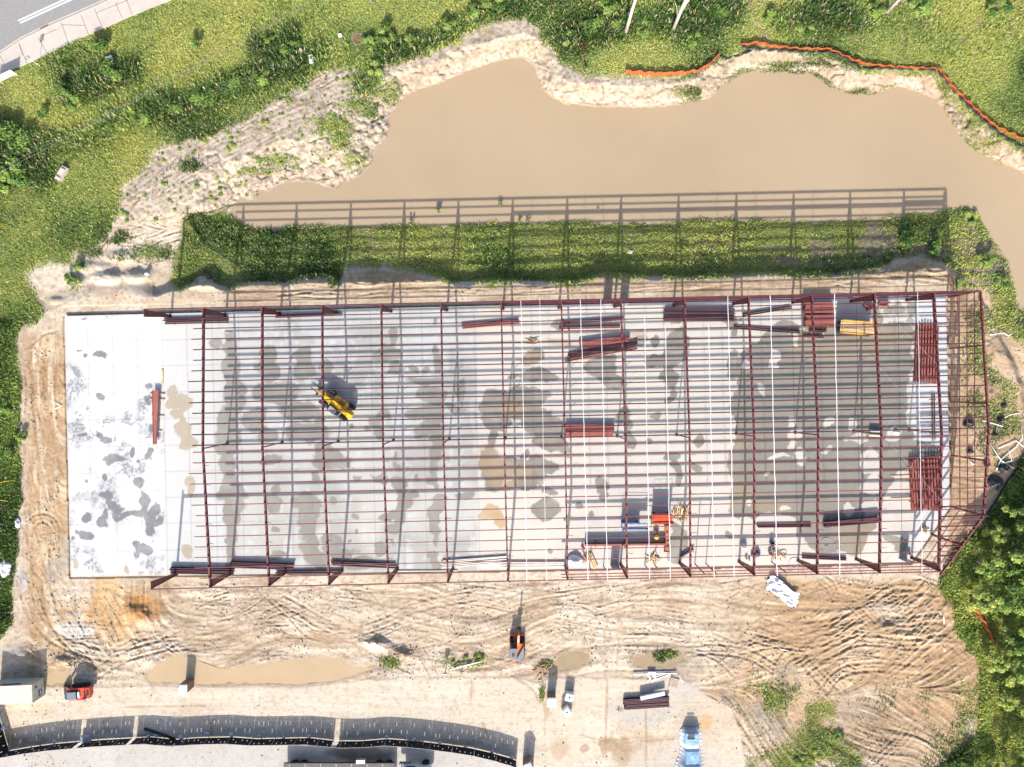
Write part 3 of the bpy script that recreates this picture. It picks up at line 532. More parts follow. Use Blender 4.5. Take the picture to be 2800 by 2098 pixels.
B1 = [(628,946,18,26),(628,1000,20,40),(642,1080,24,40),(625,1150,32,35),(622,1215,22,40),(628,1290,20,40),(635,1345,30,28),(640,1400,22,40),(636,1470,14,45),(628,1515,10,30),(583,946,16,20),(832,965,22,12),(836,994,18,28),(839,1022,26,20),(732,968,18,25),(738,1012,25,30),(757,1080,60,30),(700,1150,26,24),(735,1190,30,16),(850,1177,50,30),(820,1120,50,20),(880,1160,20,30),(877,1246,22,26),(922,1253,40,18),(871,1272,18,12),(855,1313,14,12),(838,1376,28,22),(842,1400,22,25),(839,1446,20,30),(852,1494,26,40),(865,1538,35,22),(915,1478,22,20),(928,1509,40,22),(979,1544,35,16),(972,1310,10,8),(909,1367,12,9),(969,1411,10,8),(955,1476,5,4),(972,1449,6,8),(751,1383,22,16),(751,1341,9,14),(751,1443,10,9),(760,1528,18,12),(735,1256,25,12),
 (1042,1307,20,9),(1090,1313,16,16),(1093,1341,13,25),(1121,1348,20,9),(1099,1376,18,25),(1080,1402,26,13),(1099,1424,14,20),(1074,1443,18,13),(1077,1484,5,7),(1039,1506,14,18),(1007,1167,7,8),(960,1167,7,6),(1036,1170,12,25),(1045,1140,20,16),(1086,1269,10,8),(1080,1243,5,10),(1137,1302,7,6),(1172,1082,30,25),(1185,1104,20,14),(1159,1132,40,13),(1182,1158,26,22),(1156,1186,22,18),(1191,1196,16,25),(1194,1240,14,30),(1188,1284,12,22),(1185,1307,16,13),(1194,1326,7,9),(1191,1360,18,14),(1185,1386,20,18),(1189,1414,15,22),(1191,1446,13,20),(1191,1478,5,16),(1193,1522,13,10),(1197,1544,13,12),(1267,1359,20,10),(1064,965,34,12),(1074,927,9,20),(1086,1007,15,20),(1139,1007,14,8),(1169,1003,9,9),(1188,877,6,8),(1188,956,7,9),(1197,988,8,24),(1153,1041,38,10),(901,1007,14,18),(1264,1044,8,9),(1015,1146,5,5),(1240,1120,26,10),(1255,1070,14,20)]
stains(B1, gt, .82, .13, 1.22)
C1 = [(1353,1107,38,45),(1420,1090,50,28),(1480,1085,20,12),(1350,1160,36,26),(1430,1130,60,22),(1470,1152,50,26),(1500,1172,44,28),(1510,1212,42,20),(1545,1230,14,10),(1350,1205,10,22),(1340,1290,30,48),(1400,1272,36,22),(1440,1260,16,20),(1475,1270,28,18),(1505,1280,20,12),(1450,1300,36,18),(1420,1325,44,12),(1500,1340,22,10),(1487,1389,34,26),(1581,1379,17,11),(1647,1326,25,15),(1653,1348,14,11),(1625,1402,8,7),(1701,1135,16,18),(1717,1155,12,12),(1720,1202,14,26),(1793,1135,15,12),(1840,1082,13,20),(1847,1253,23,18),(1853,1278,13,20),(1856,1310,11,18),(1907,1212,9,16),(1913,1288,15,11),(1504,1506,6,6),(1771,1208,8,8),(1853,1484,18,50),(1653,1000,38,28),(1669,1032,28,22),(1752,927,17,14),(1796,930,8,12),(1850,934,18,30),(1802,978,28,16),(1843,978,27,28),(1834,1030,20,28),(1999,994,18,36),(2011,873,17,18),(2011,905,11,11),(1466,978,21,18),(1473,1029,40,15),(1527,880,15,15),(1847,880,12,8),(1412,1029,13,9),(2000,1460,10,8)]
stains(C1, gt, .92, .07, 1.2)
stains([(1345,1280,32,40),(1370,1310,40,20),(1420,1285,30,20),(1740,908,22,12),(1460,985,14,14),(1400,1120,40,20),(1540,930,40,8)], L(196, 170, 130), .6, .35, 1.2)
stains([(1345,1398,26,16),(1368,1420,16,24)], L(206, 172, 122), .85)
BIG = [(2105,885),(2270,893),(2300,905),(2420,882),(2470,882),(2500,900),(2495,1000),(2478,1080),(2478,1140),(2500,1205),(2570,1215),(2560,1240),(2500,1250),(2440,1300),(2405,1400),(2400,1440),(2370,1460),(2350,1516),(2230,1508),(2180,1470),(2165,1420),(2100,1402),(2060,1430),(2020,1422),(1982,1395),(2000,1300),(2010,1200),(2005,1080),(2015,1000),(2040,950),(2080,930)]
dbg = sdf(BIG, WXs, WYs); dry = np.full(ss, 9, np.float32)
for cx, cy, rx, ry in [(2168,1150,20,14),(2180,1190,28,18),(2172,1222,11,14),(2260,1145,20,11),(2195,1250,14,18),(2135,1250,36,7),(2330,1165,17,20),(2345,1210,30,12),(2388,1262,26,40),(2380,1330,22,32),(2320,1390,10,16),(2045,1372,12,12),(2380,1395,24,18),(2165,930,9,24),(2120,980,14,24),(2080,1060,10,14),(2270,1230,18,8),(2440,1195,20,18),(2100,1300,9,12),(2150,1390,14,9),(2050,1000,14,12)]:
    dry = np.minimum(dry, np.sqrt(((WXs - cx) / rx) ** 2 + ((WYs - cy) / ry) ** 2))
wm = sstep(2, -2, dbg) * sstep(.93, 1.07, dry)
smix(wm * (.84 + .3 * s_mid) * .95, L(152, 148, 138)); smix(wm * sstep(.55, .7, s_big) * .5, L(186, 166, 132)); smix(wm * sstep(.5, .7, s_mid) * .3, L(184, 182, 174))
stains([(2400,860,18,30),(2450,850,26,12),(2490,845,12,22),(2485,880,10,14),(2520,935,20,10),(2550,1230,30,14),(2470,1490,20,26),(2450,1470,30,16)], gt, .8)
smix(sstep(-12, -2, ds) * sstep(1500, 1560, SY) * sstep(900, 300, SX) * .5, L(236, 214, 180))
smix(sstep(-6, -1, ds) * .5, L(206, 200, 192))
ok = ds < 0
# snap the outer vertices on to the outline by clipping cells, then skirt it
keep = (ok[:-1, :-1] & ok[1:, :-1] & ok[:-1, 1:] & ok[1:, 1:])
ii = np.arange(SX.size).reshape(ss)
Fs = np.stack([ii[1:, :-1], ii[1:, 1:], ii[:-1, 1:], ii[:-1, :-1]], -1)[keep]
Vs = np.stack([(SX - 1440) / 20, (1060 - SY) / 20, (s_mid - .5) * .008 + 0 * SX], -1).reshape(-1, 3)
used = np.unique(Fs); rm = np.full(SX.size, -1); rm[used] = np.arange(len(used))
m_slab = mat("slab_concrete", (1, 1, 1), .75, 0, .06, 5, .04, .25, attr=True)
slab = link("concrete_slab", mesh_np("concrete_slab", Vs[used], rm[Fs], m_slab, SC.reshape(-1, 3)[used], False)); tag(slab, "long pale concrete floor slab with damp patches under the steel frame", "slab", kind="structure")
m_edge = mat("slab_edge", tuple(lin(214, 210, 202)), .9, 0, .12, 2, .1)
c0 = np.mean(SLAB, 0); sp = [tuple(np.array(p)) for p in SLAB]
tag(MB().plate([W(*p) for p in sp], -.6, -.012).build("slab_edge", m_edge), "concrete edge of the floor slab", "slab", kind="structure")
# ------------------------------------------------------------------ the steel building frame
m_red = mat("red_oxide_steel", (.14, .042, .038), .55, .0, .22, 1.5, .05, .4)
m_pur = mat("red_oxide_purlin", (.125, .036, .042), .45, .0, .22, .8, .0, .5)
m_pipe = mat("brown_column", (.09, .035, .03), .6, 0, .2, 2)
m_strap = mat("white_strap", (.62, .63, .65), .6, 0, .06, 1); m_blk = mat("black_rod", (.02, .02, .025), .6)
m_door = mat("galvanised_door", (.36, .41, .48), .4, .3, .12, 1)
MIDX = [472, 622, 772, 925, 1076, 1228.5, 1382, 1535.6, 1687.7, 1850, 2013, 2174.5, 2334, 2486, 2604]
def NF(i): x = MIDX[i] - 7; return W(x, 859 - .0219 * (x - 467) + 2)
def SF(i): x = MIDX[i] + 11 - 5 * max(0, i - 4) / 10; return W(x, 1574 - .0222 * (x - 485) - 1)
ZE, ZR = 7.0, 8.15
def roof(i, t, dz=0.0):        # i: frame position along the building (may be fractional), t: 0 north eave .. 1 south eave
    a = int(min(max(math.floor(i), 0), 13)); f = i - a
    n = [NF(a)[k] * (1 - f) + NF(a + 1)[k] * f for k in (0, 1)]; s = [SF(a)[k] * (1 - f) + SF(a + 1)[k] * f for k in (0, 1)]
    return (n[0] * (1 - t) + s[0] * t, n[1] * (1 - t) + s[1] * t, ZE + (ZR - ZE) * (1 - abs(2 * t - 1)) + dz)
fr = thing("steel_building_frame", "long dark red steel building frame of rafters and roof purlins over the concrete slab", "building frame", (0, 0, 0))
CH0, CH1 = W(2599, 1385), W(2494, 1538)      # the cut corner
def inch(x, y):            # how far along the row the cut corner allows
    return x
gv = (0.0, 0.0)
for i in range(14):
    (nx, ny), (sx, sy) = NF(i), SF(i); d = np.array((sx - nx, sy - ny)); d /= np.linalg.norm(d)
    for (fx, fy), sg in (((nx, ny), 1), ((sx, sy), -1)):
        if i == 13 and sg == -1: pass
        b = MB(); tdw, bdw = .95, .34      # tapered column: deep at the knee, slim at the foot
        o0 = np.array((fx, fy)); inn = d * sg
        b.add([], [])
        up = (inn[0], inn[1], 0)
        p0 = (fx, fy, .0); p1 = (fx, fy, ZE - .12)
        b.ibeam(p1, p0, tdw, bdw, .26, .03, (-inn[0], -inn[1], 0), -1)
        b.box(fx + inn[0] * .17, fy + inn[1] * .17, .012, .45, .45, .024)
        b.build("column", m_red, fr)
    if i >= 1:
        b = MB(); tj = .021
        for t0, t1, d0, d1 in ((0.0, .5, .56, .38), (1.0, .5, .56, .38)):
            b.ibeam(roof(i, t0, -.13), roof(i, t1, -.13), d0, d1, .175, .03)
        b.build("rafter", m_red, fr)
        m = roof(i, .5); px = MIDX[i]; my = 1213 - (px - 622) * (36 / 1864.)
        mx, mmy = W(px, my)
        b = MB().tube([(mx, mmy, 0), (m[0], m[1], ZR - .72)], .085, 8); b.box(mx, mmy, .015, .4, .4, .03)
        b.build("pipe_column", m_pipe, fr)
rp = random.Random(4)
ts = [.045 + .0355 * k for k in range(13)]; ts = [.5 - .012 - (.5 - .012 - .036) * (1 - k / 12) for k in range(13)]
rows = ts + [1 - t for t in ts]
def xend(t):               # frame position where the row stops at the east end
    for k in range(60):
        i = 14.05 - k * .02; x, y, _ = roof(min(i, 14), t)
        c = (CH1[0] - CH0[0]) * (y - CH0[1]) - (CH1[1] - CH0[1]) * (x - CH0[0])
        if c <= 0 or y > CH0[1]: return min(i, 14.0)
    return 13.0
EAST = {}
for t in sorted(rows):
    b = MB(); e = xend(t); EAST[t] = e; st = .86 - rp.random() * .10
    for k in range(14):
        a0 = st if k == 0 else max(k, st); a1 = min(k + 1, e)
        if a1 <= a0 or k == 0 and False: continue
        lap = .05
        b.zed(roof(a0 - (0 if k == 0 else lap * .5), t, .0 + (.012 if k % 2 else 0)), roof(min(a1 + lap * .5, 14), t, (.012 if k % 2 else 0)), (.19), .074, .02, sg=(1 if t < .5 else -1))
        if a1 >= e: break
    b.build("purlin", m_pur, fr)
for t in [.018 + .0355 * k for k in range(1, 4)] + [.765 + .0355 * k for k in range(6)]:      # closer rows in the last bay
    e = xend(t)
    if e > 13.1: MB().zed(roof(13, t), roof(e, t), .2, .07, .02).build("purlin", m_pur, fr)
for t in (0.0, 1.0):
    b = MB(); e = 14 if t == 0 else xend(1.0)
    for k in range(14):
        if k >= e: break
        b.zed(roof(k, t, -.02), roof(min(k + 1, e), t, -.02), .22, .09, .025, sg=(1 if t == 0 else -1)); b.bar(roof(k, t, -.13), roof(min(k + 1, e), t, -.13), .12, .02)
    b.build("eave_strut", m_pur, fr)
# wall girts: east half of both long walls, the east end wall and its cut corner
def wall(i, t, z): x, y, _ = roof(i, t); return (x, y, z)
for t, z, s0 in ((0, 2.3, 6), (0, 4.2, 6), (0, 5.7, 6), (1, 2.3, 6.9), (1, 4.2, 6.9), (1, 5.7, 6.9)):
    b = MB(); e = 14 if t == 0 else xend(1.0) - .02
    b.zed(wall(s0, t, z), wall(e, t, z), .20, .09, .02, sg=1 if t == 0 else -1); b.build("wall_girt", m_pur, fr)
ne = wall(14, 0, 0); 
for z in (2.2, 3.9, 5.5):
    b = MB(); b.zed((ne[0], ne[1], z), (*CH0, z), .2, .09, .02); b.zed((*CH0, z), (*CH1, z), .2, .09, .02); b.build("wall_girt", m_pur, fr)
b = MB(); b.ibeam(roof(14, 0, -.05), roof(14, .5, -.05), .34, .34, .2, .025)
tC = (ne[1] - CH0[1]) / (ne[1] - wall(14, 1, 0)[1]); tD = .965
zC = ZE + (ZR - ZE) * (1 - abs(2 * tC - 1)); b.ibeam(roof(14, .5, -.05), (*CH0, zC - .05), .34, .34, .2, .025); b.ibeam((*CH0, zC - .05), (*CH1, ZE), .34, .34, .2, .025); b.build("rafter", m_red, fr)
for py in (813, 953, 1099, 1245, 1386):
    x, y = W(2604 - (1386 - py) * .0186, py) if py != 1386 else CH0
    tt = (ne[1] - y) / (ne[1] - wall(14, 1, 0)[1]); zt = ZE + (ZR - ZE) * (1 - abs(2 * tt - 1))
    MB().ibeam((x, y, zt - .3), (x, y, 0), .26, .26, .2, .02, (1, 0, 0), 0).build("column", m_red, fr)
x, y = [(CH0[k] + CH1[k]) / 2 for k in (0, 1)]
MB().ibeam((x, y, 7.0), (x, y, 0), .26, .26, .2, .02, (1, .6, 0), 0).build("column", m_red, fr)
# straps and rods running over the purlins
def atx(px, t):            # frame position whose roof point is seen at px
    lo, hi = 0.0, 14.0
    for _ in range(30):
        mid = (lo + hi) / 2; x, y, z = roof(mid, t)
        if 1440 + x * 20 / (1 - z / 100) < px: lo = mid
        else: hi = mid
    return lo
for pa, pb, t0, wd, m, nm in [(1424.7,1441,0,.11,m_strap,"strap"),(1476,1495,0,.07,m_strap,"strap"),(1587,1607.5,0,.12,m_strap,"strap"),(1642,1661,0,.12,m_strap,"strap"),(1761,1776,.06,.12,m_strap,"strap"),(1816.7,1833,.10,.12,m_strap,"strap"),(1935.5,1952,.10,.12,m_strap,"strap"),(1989,2007,0,.13,m_strap,"strap"),(2105,2124,0,.14,m_strap,"strap"),(2280,2295,0,.14,m_strap,"strap"),(2507,2520,0,.09,m_strap,"strap"),
  (2163,2182,0,.05,m_blk,"rod"),(2339,2352,0,.06,m_blk,"rod"),(2453,2466,0,.05,m_blk,"rod")]:
    n = 27; b = MB(); prev = None; j = random.Random(int(pa))
    for k in range(n + 1):
        t = t0 + (1 - t0) * k / n; px = pa + (pb - pa) * t + j.uniform(-.8, .8)
        p = roof(atx(px, t), t, .17)
        if prev: b.bar(prev, p, wd * .52, .04 if nm == "strap" else .04)
        prev = p
    b.build(nm, m, fr)
# flange braces beside the rafters on the south slope
fb = MB().bar((.05, 0, -.45), (.75, 0, -.06), .05, .05).mesh("flange_brace", m_red)
for i in range(1, 14):
    for t in (.56, .63, .70, .77, .84, .91): link("flange_brace", fb, fr, roof(i, t, -.05))
b = MB()
for i0, i1, a, c in [(13, 12, .02, .26), (12, 13, .02, .26), (13, 12, .26, .5), (12, 13, .26, .5), (13, 12, .5, .74), (12, 13, .5, .74), (13, 12, .74, .98), (12, 13, .74, .98)]:
    b.tube([roof(i0, a, -.4), roof(i1, c, -.4)], .014, 5)
b.build("cross_brace", mat("galv_rod", (.5, .5, .5), .4, .5), fr)
# door frames and their hung doors
for px, t in ((1660, 0), (1706, 0), (1680, 1), (2469, 1)):
    y = (859 - .0219 * (px - 467)) if t == 0 else (1574 - .0222 * (px - 485)); x, yy = W(px, y - (0 if t == 0 else 2))
    b = MB().box(x, yy, 1.12, 1.15, .05, 2.2, -.02); b.build("door", m_door, fr)
for px in (1612, 1650, 1690, 1763, 1790, 1858, 1900, 1930, 2110):
    y = 1574 - .0222 * (px - 485) - 1; x, yy = W(px, y); MB().bar((x, yy, 0), (x, yy, 2.3 if px < 1860 else 5.7), .12, .12, (0, 1, 0)).build("door_jamb", m_red, fr)
# ------------------------------------------------------------------ grass, weeds, shrubs and trees
m_leaf = mat("leaf", (1, 1, 1), .6, 0, .12, 6, 0, .15, attr=True, trans=.38)
m_bark = mat("bark", (.20, .17, .14), .9, 0, .3, 4, .4)
PAL = np.array([(.47, .49, .135), (.34, .43, .110), (.19, .30, .070), (.060, .120, .030), (.50, .38, .10), (.52, .44, .31)], np.float32)
gr = np.random.default_rng(21)
lush = np.clip((fbm(sh, 46, gr, 4) - .36) * 2.6, 0, 1); patch = fbm(sh, 26, gr, 3); yel = fbm(sh, 70, gr, 3)
AREA = np.outer(np.gradient(PY), np.gradient(PX)).astype(np.float32)
def fieldpts(n, D, x0, x1, y0, y1):      # n: blades per photo pixel squared where D is 1
    i0, i1 = np.searchsorted(PX, [x0, x1]); j0, j1 = np.searchsorted(PY, [y0, y1]); Wt = np.clip(D[j0:j1, i0:i1] * AREA[j0:j1, i0:i1] * n, 0, None)
    k = gr.poisson(Wt); jj, ii = np.nonzero(k); r_ = k[jj, ii]; jj = np.repeat(jj, r_); ii = np.repeat(ii, r_)
    return PX[i0 + ii] + gr.uniform(-1.5, 1.5, len(ii)), PY[j0 + jj] + gr.uniform(-1.5, 1.5, len(ii))
def blades(name, label, D, box, n, hgt, wid, tall, mixw, lw=None, dry=.05, ldk=.55):
    px, py = fieldpts(n, D, *box); m = len(px); z = samp(Z, px, py); lu = samp(lush if lw is None else lw, px, py); ye = samp(yel, px, py)
    kk = (1 - z / 100) / 20; X = (px - 1440) * kk; Y = (1060 - py) * kk
    h = hgt * gr.uniform(.5, 1.3, m) * (1 + tall * lu); a = gr.uniform(0, 2 * np.pi, m); ln = gr.uniform(.15, .95, m) * h; wd = wid * gr.uniform(.6, 1.5, m) * (1 + .3 * lu)
    b = a + gr.uniform(.9, 2.2, m); z0 = z + gr.uniform(0, .45, m) * h * lu * .8
    P = np.empty((m, 4, 3), np.float32)
    P[:, 0] = np.c_[X - wd * np.cos(b), Y - wd * np.sin(b), z0]; P[:, 1] = np.c_[X + wd * np.cos(b), Y + wd * np.sin(b), z0]
    tx, ty = X + ln * np.cos(a), Y + ln * np.sin(a); tw = wd * .45
    P[:, 2] = np.c_[tx + tw * np.cos(b), ty + tw * np.sin(b), z0 + h * gr.uniform(.3, 1, m)]; P[:, 3] = np.c_[tx - tw * np.cos(b), ty - tw * np.sin(b), P[:, 2, 2]]
    q = np.clip(mixw + (ye - .5) * 2.0 + gr.normal(0, .28, m) - lu * ldk, 0, 1)      # 1 yellow green, 0 deep green
    pr = 3 * (1 - q); i0 = np.clip(pr.astype(int), 0, 2); f = (pr - i0)[:, None]; c = PAL[i0] * (1 - f) + PAL[i0 + 1] * f
    dd = gr.random(m) < dry; c[dd] = PAL[5] * gr.uniform(.6, 1.1, (dd.sum(), 1)); od = gr.random(m) < .04; c[od] = PAL[4]
    c = c * gr.uniform(.75, 1.25, (m, 1))
    o = link(name, mesh_np(name, P.reshape(-1, 3), np.arange(4 * m).reshape(-1, 4), m_leaf, np.repeat(c, 4, 0).astype(np.float32)))
    tag(o, label, "grass", kind="stuff")
wk = sstep(-2, 6, np.minimum(d_road, d_walk) - 2)
Dn = sstep(18, -18, d_gn + rag * 1.1) * wk * (1 - bare * .8)
ditch = np.zeros(sh, np.float32)
for pts, wd in [([(0,400),(90,395),(190,395),(290,365),(400,320),(520,280),(640,240),(760,190),(860,170)], 42), ([(200,265),(300,230),(360,200)], 34), ([(1060,160),(1180,120),(1300,60),(1400,10)], 30), ([(700,130),(760,150),(800,100)], 26), ([(0,480),(60,430),(110,470)], 60), ([(1580,100),(1700,60),(1900,60),(2000,30)], 50), ([(2130,70),(2230,40),(2330,60)], 30)]:
    wy, wx = window(pts, wd * 3); d = dline(pts, GX[wy, wx], GY[wy, wx]); ditch[wy, wx] = np.maximum(ditch[wy, wx], np.exp(-(d / wd) ** 2))
lushN = np.clip(lush * .45 + ditch * (.6 + .9 * patch), 0, 1.3) * sstep(.25, .45, .55 * patch + .5 * lush + ditch * .4)
blades("grass", "bright yellow green grass and weeds covering the bank between the road and the pond", Dn, (-100, 2900, -100, 940), .62, .17, .05, 3.4, .84, lushN, .12, .85)
blades("grass", "strip of deep green weeds along the west side of the dirt track", sstep(10, -10, d_gw + rag * .8), (-100, 90, 880, 1800), .62, .19, .055, 2.4, .78, np.clip(lush * .8 + sstep(50, 0, GX) * .3, 0, 1), .05)
Db = sstep(12, -16, d_berm + rag * 1.6) * sstep(455, 530, GX + rag * 2) * (.18 + .82 * sstep(.40, .54, n_mid * .6 + n_sm * .4)) * (1 - bare * .85) * sstep(-9, -1, d_pond) * (.55 + .45 * sstep(2050, 1750, GX))
blades("grass", "dense dark green weeds on the berm between the pond and the steel frame", Db, (440, 2860, 560, 960), .85, .15, .048, 2.4, .72, np.clip(lush * 1.0 * (.3 + patch), 0, 1), .12)
De = sstep(2610, 2680, GX) * sstep(2810, 2780, GX) * sstep(790, 830, GY) * sstep(1380, 1300, GY) * sstep(.46, .58, patch * .6 + lush * .4) * .7
blades("grass", "sparse weeds on the dirt east of the end wall", De, (2590, 2830, 760, 1400), .30, .14, .045, 1.3, .66, None, .25)
Df = sstep(12, -12, d_for + rag * 1.0)
blades("grass", "bright undergrowth at the forest edge in the corner", Df, (2480, 2920, 1220, 2200), .55, .30, .075, 2.6, .72, None, .04)
Dg = np.maximum(sstep(20, -40, d_gp + rag * 2.4) * sstep(.3, .5, n_mid * .6 + patch * .4), .35 * sstep(2570, 2680, GX + (n_b2 - .5) * 160) * sstep(1830, 1900, GY) * sstep(.4, .55, patch)) + .10 * sstep(2050, 2150, GX) * sstep(1850, 1900, GY) * sstep(.5, .6, lush * .5 + patch * .5)
Dg = np.maximum(Dg, .5 * np.exp(-(((GX - 2110) / 70) ** 2 + ((GY - 1910) / 40) ** 2) * 1.2) * sstep(.4, .55, patch))
blades("grass", "ragged green weeds in the disturbed dirt at the lower edge", np.clip(Dg, 0, 1), (2000, 2720, 1820, 2200), .5, .15, .048, 1.6, .74, None, .2)
Ds = np.zeros(sh, np.float32)
for cx, cy, rx, ry in [(1275,1806,48,20),(1068,1812,22,12),(1495,1815,16,8),(1830,1790,34,8),(1808,1803,12,6),(1482,1900,6,22),(910,350,46,26),(985,290,40,14),(1010,310,20,14),(900,400,50,20),(760,440,40,16),(960,440,30,20),(560,455,60,14),(930,380,30,14),(1010,230,34,40),(1070,250,24,26),(700,470,60,10),(1340,85,26,14),(2140,180,60,10),(1890,255,40,14),(2260,170,60,14),(2580,250,24,40),(2660,350,26,30),(2540,200,80,8),(2700,390,40,16),(205,770,18,24),(310,650,40,14),(420,690,50,20),(250,690,30,14),(220,730,14,20),(350,705,40,8),(1700,1940,10,6),(1772,1934,8,6)]:
    wy, wx = window([(cx - rx * 2, cy - ry * 2), (cx + rx * 2, cy + ry * 2)], 2); Ds[wy, wx] = np.maximum(Ds[wy, wx], np.exp(-(((GX[wy, wx] - cx) / rx) ** 2 + ((GY[wy, wx] - cy) / ry) ** 2) ** 1.3) * sstep(.36, .5, n_mid[wy, wx]))
Dsh = sstep(16, 2, d_pond) * sstep(-5, 0, d_pond) * sstep(1830, 1900, GX) * sstep(560, 500, GY) * sstep(.45, .6, n_mid) * .6
blades("grass", "scattered green weeds on the sandy banks and in the mud", np.maximum(Ds, Dsh), (180, 2800, 40, 2000), .75, .14, .045, 1.6, .62, None, .15)

def leafcloud(n, cl, size, r, tone=.5, flat=.6):
    # cl: clumps (x, y, z, radius); leaves spread through the outer part of each clump
    c = np.array(cl, float); w_ = c[:, 3] ** 2; ki = r.choice(len(c), n, p=w_ / w_.sum()); d = r.normal(size=(n, 3)); d /= np.linalg.norm(d, axis=1)[:, None]; d[:, 2] = np.where(d[:, 2] < -.35, -d[:, 2], d[:, 2])
    rad = c[ki, 3] * (r.random(n) ** .45) * r.uniform(.8, 1.15, n); P = c[ki, :3] + d * rad[:, None] * np.array([1, 1, .85])
    nrm = d * .5 + r.normal(size=(n, 3)) * .5 + np.array([0, 0, flat]); nrm /= np.linalg.norm(nrm, axis=1)[:, None]
    u = np.cross(nrm, r.normal(size=(n, 3))); u /= np.linalg.norm(u, axis=1)[:, None]; v = np.cross(nrm, u); s = size * r.uniform(.5, 1.5, n)[:, None]
    Q = np.empty((n, 4, 3)); Q[:, 0] = P - u * s; Q[:, 1] = P - v * s * .5; Q[:, 2] = P + u * s; Q[:, 3] = P + v * s * .5
    t = np.clip(tone + r.normal(0, .22, len(c))[ki] + r.normal(0, .2, n), 0, 1); pr = 3 * (1 - t); i0 = np.clip(pr.astype(int), 0, 2); f = (pr - i0)[:, None]
    col = (PAL[i0] * (1 - f) + PAL[i0 + 1] * f) * r.uniform(.75, 1.2, (n, 1))
    return mesh_np("leaves", Q.reshape(-1, 3), np.arange(4 * n).reshape(-1, 4), m_leaf, np.repeat(col, 4, 0).astype(np.float32))
def clumps(r, n, R, h, cr):
    o = []
    for _ in range(n):
        a = r.uniform(0, 2 * math.pi); q = R * math.sqrt(r.random()); o.append((q * math.cos(a), q * math.sin(a), h * r.uniform(.45, 1.0) * (1 - .35 * (q / R) ** 2), cr * r.uniform(.6, 1.25)))
    return o
vr = np.random.default_rng(77); sr = random.Random(31)
def stemmesh(r, n, h, sp):
    b = MB()
    for _ in range(n):
        a = r.uniform(0, 6.28); b.tube([(0, 0, -.1), (sp * .5 * math.cos(a), sp * .5 * math.sin(a), h * .5), (sp * math.cos(a), sp * math.sin(a), h)], .035, 5, .012)
    return b.mesh("stem", m_bark)
BUSH = [(leafcloud(1500, clumps(vr, 8, .75, .9, .36), .085, vr, tn_), stemmesh(sr, 5, .7, .5)) for tn_ in (.28, .42, .55, .2, .7)]
def shrub(px, py, R, h, kind, label, group=None):
    t = thing("shrub", label, "shrub", on(px, py, -.05), sr.uniform(0, 6.28), group); t.scale = (R, R, h)
    link("foliage", BUSH[kind][0], t); link("stem", BUSH[kind][1], t)
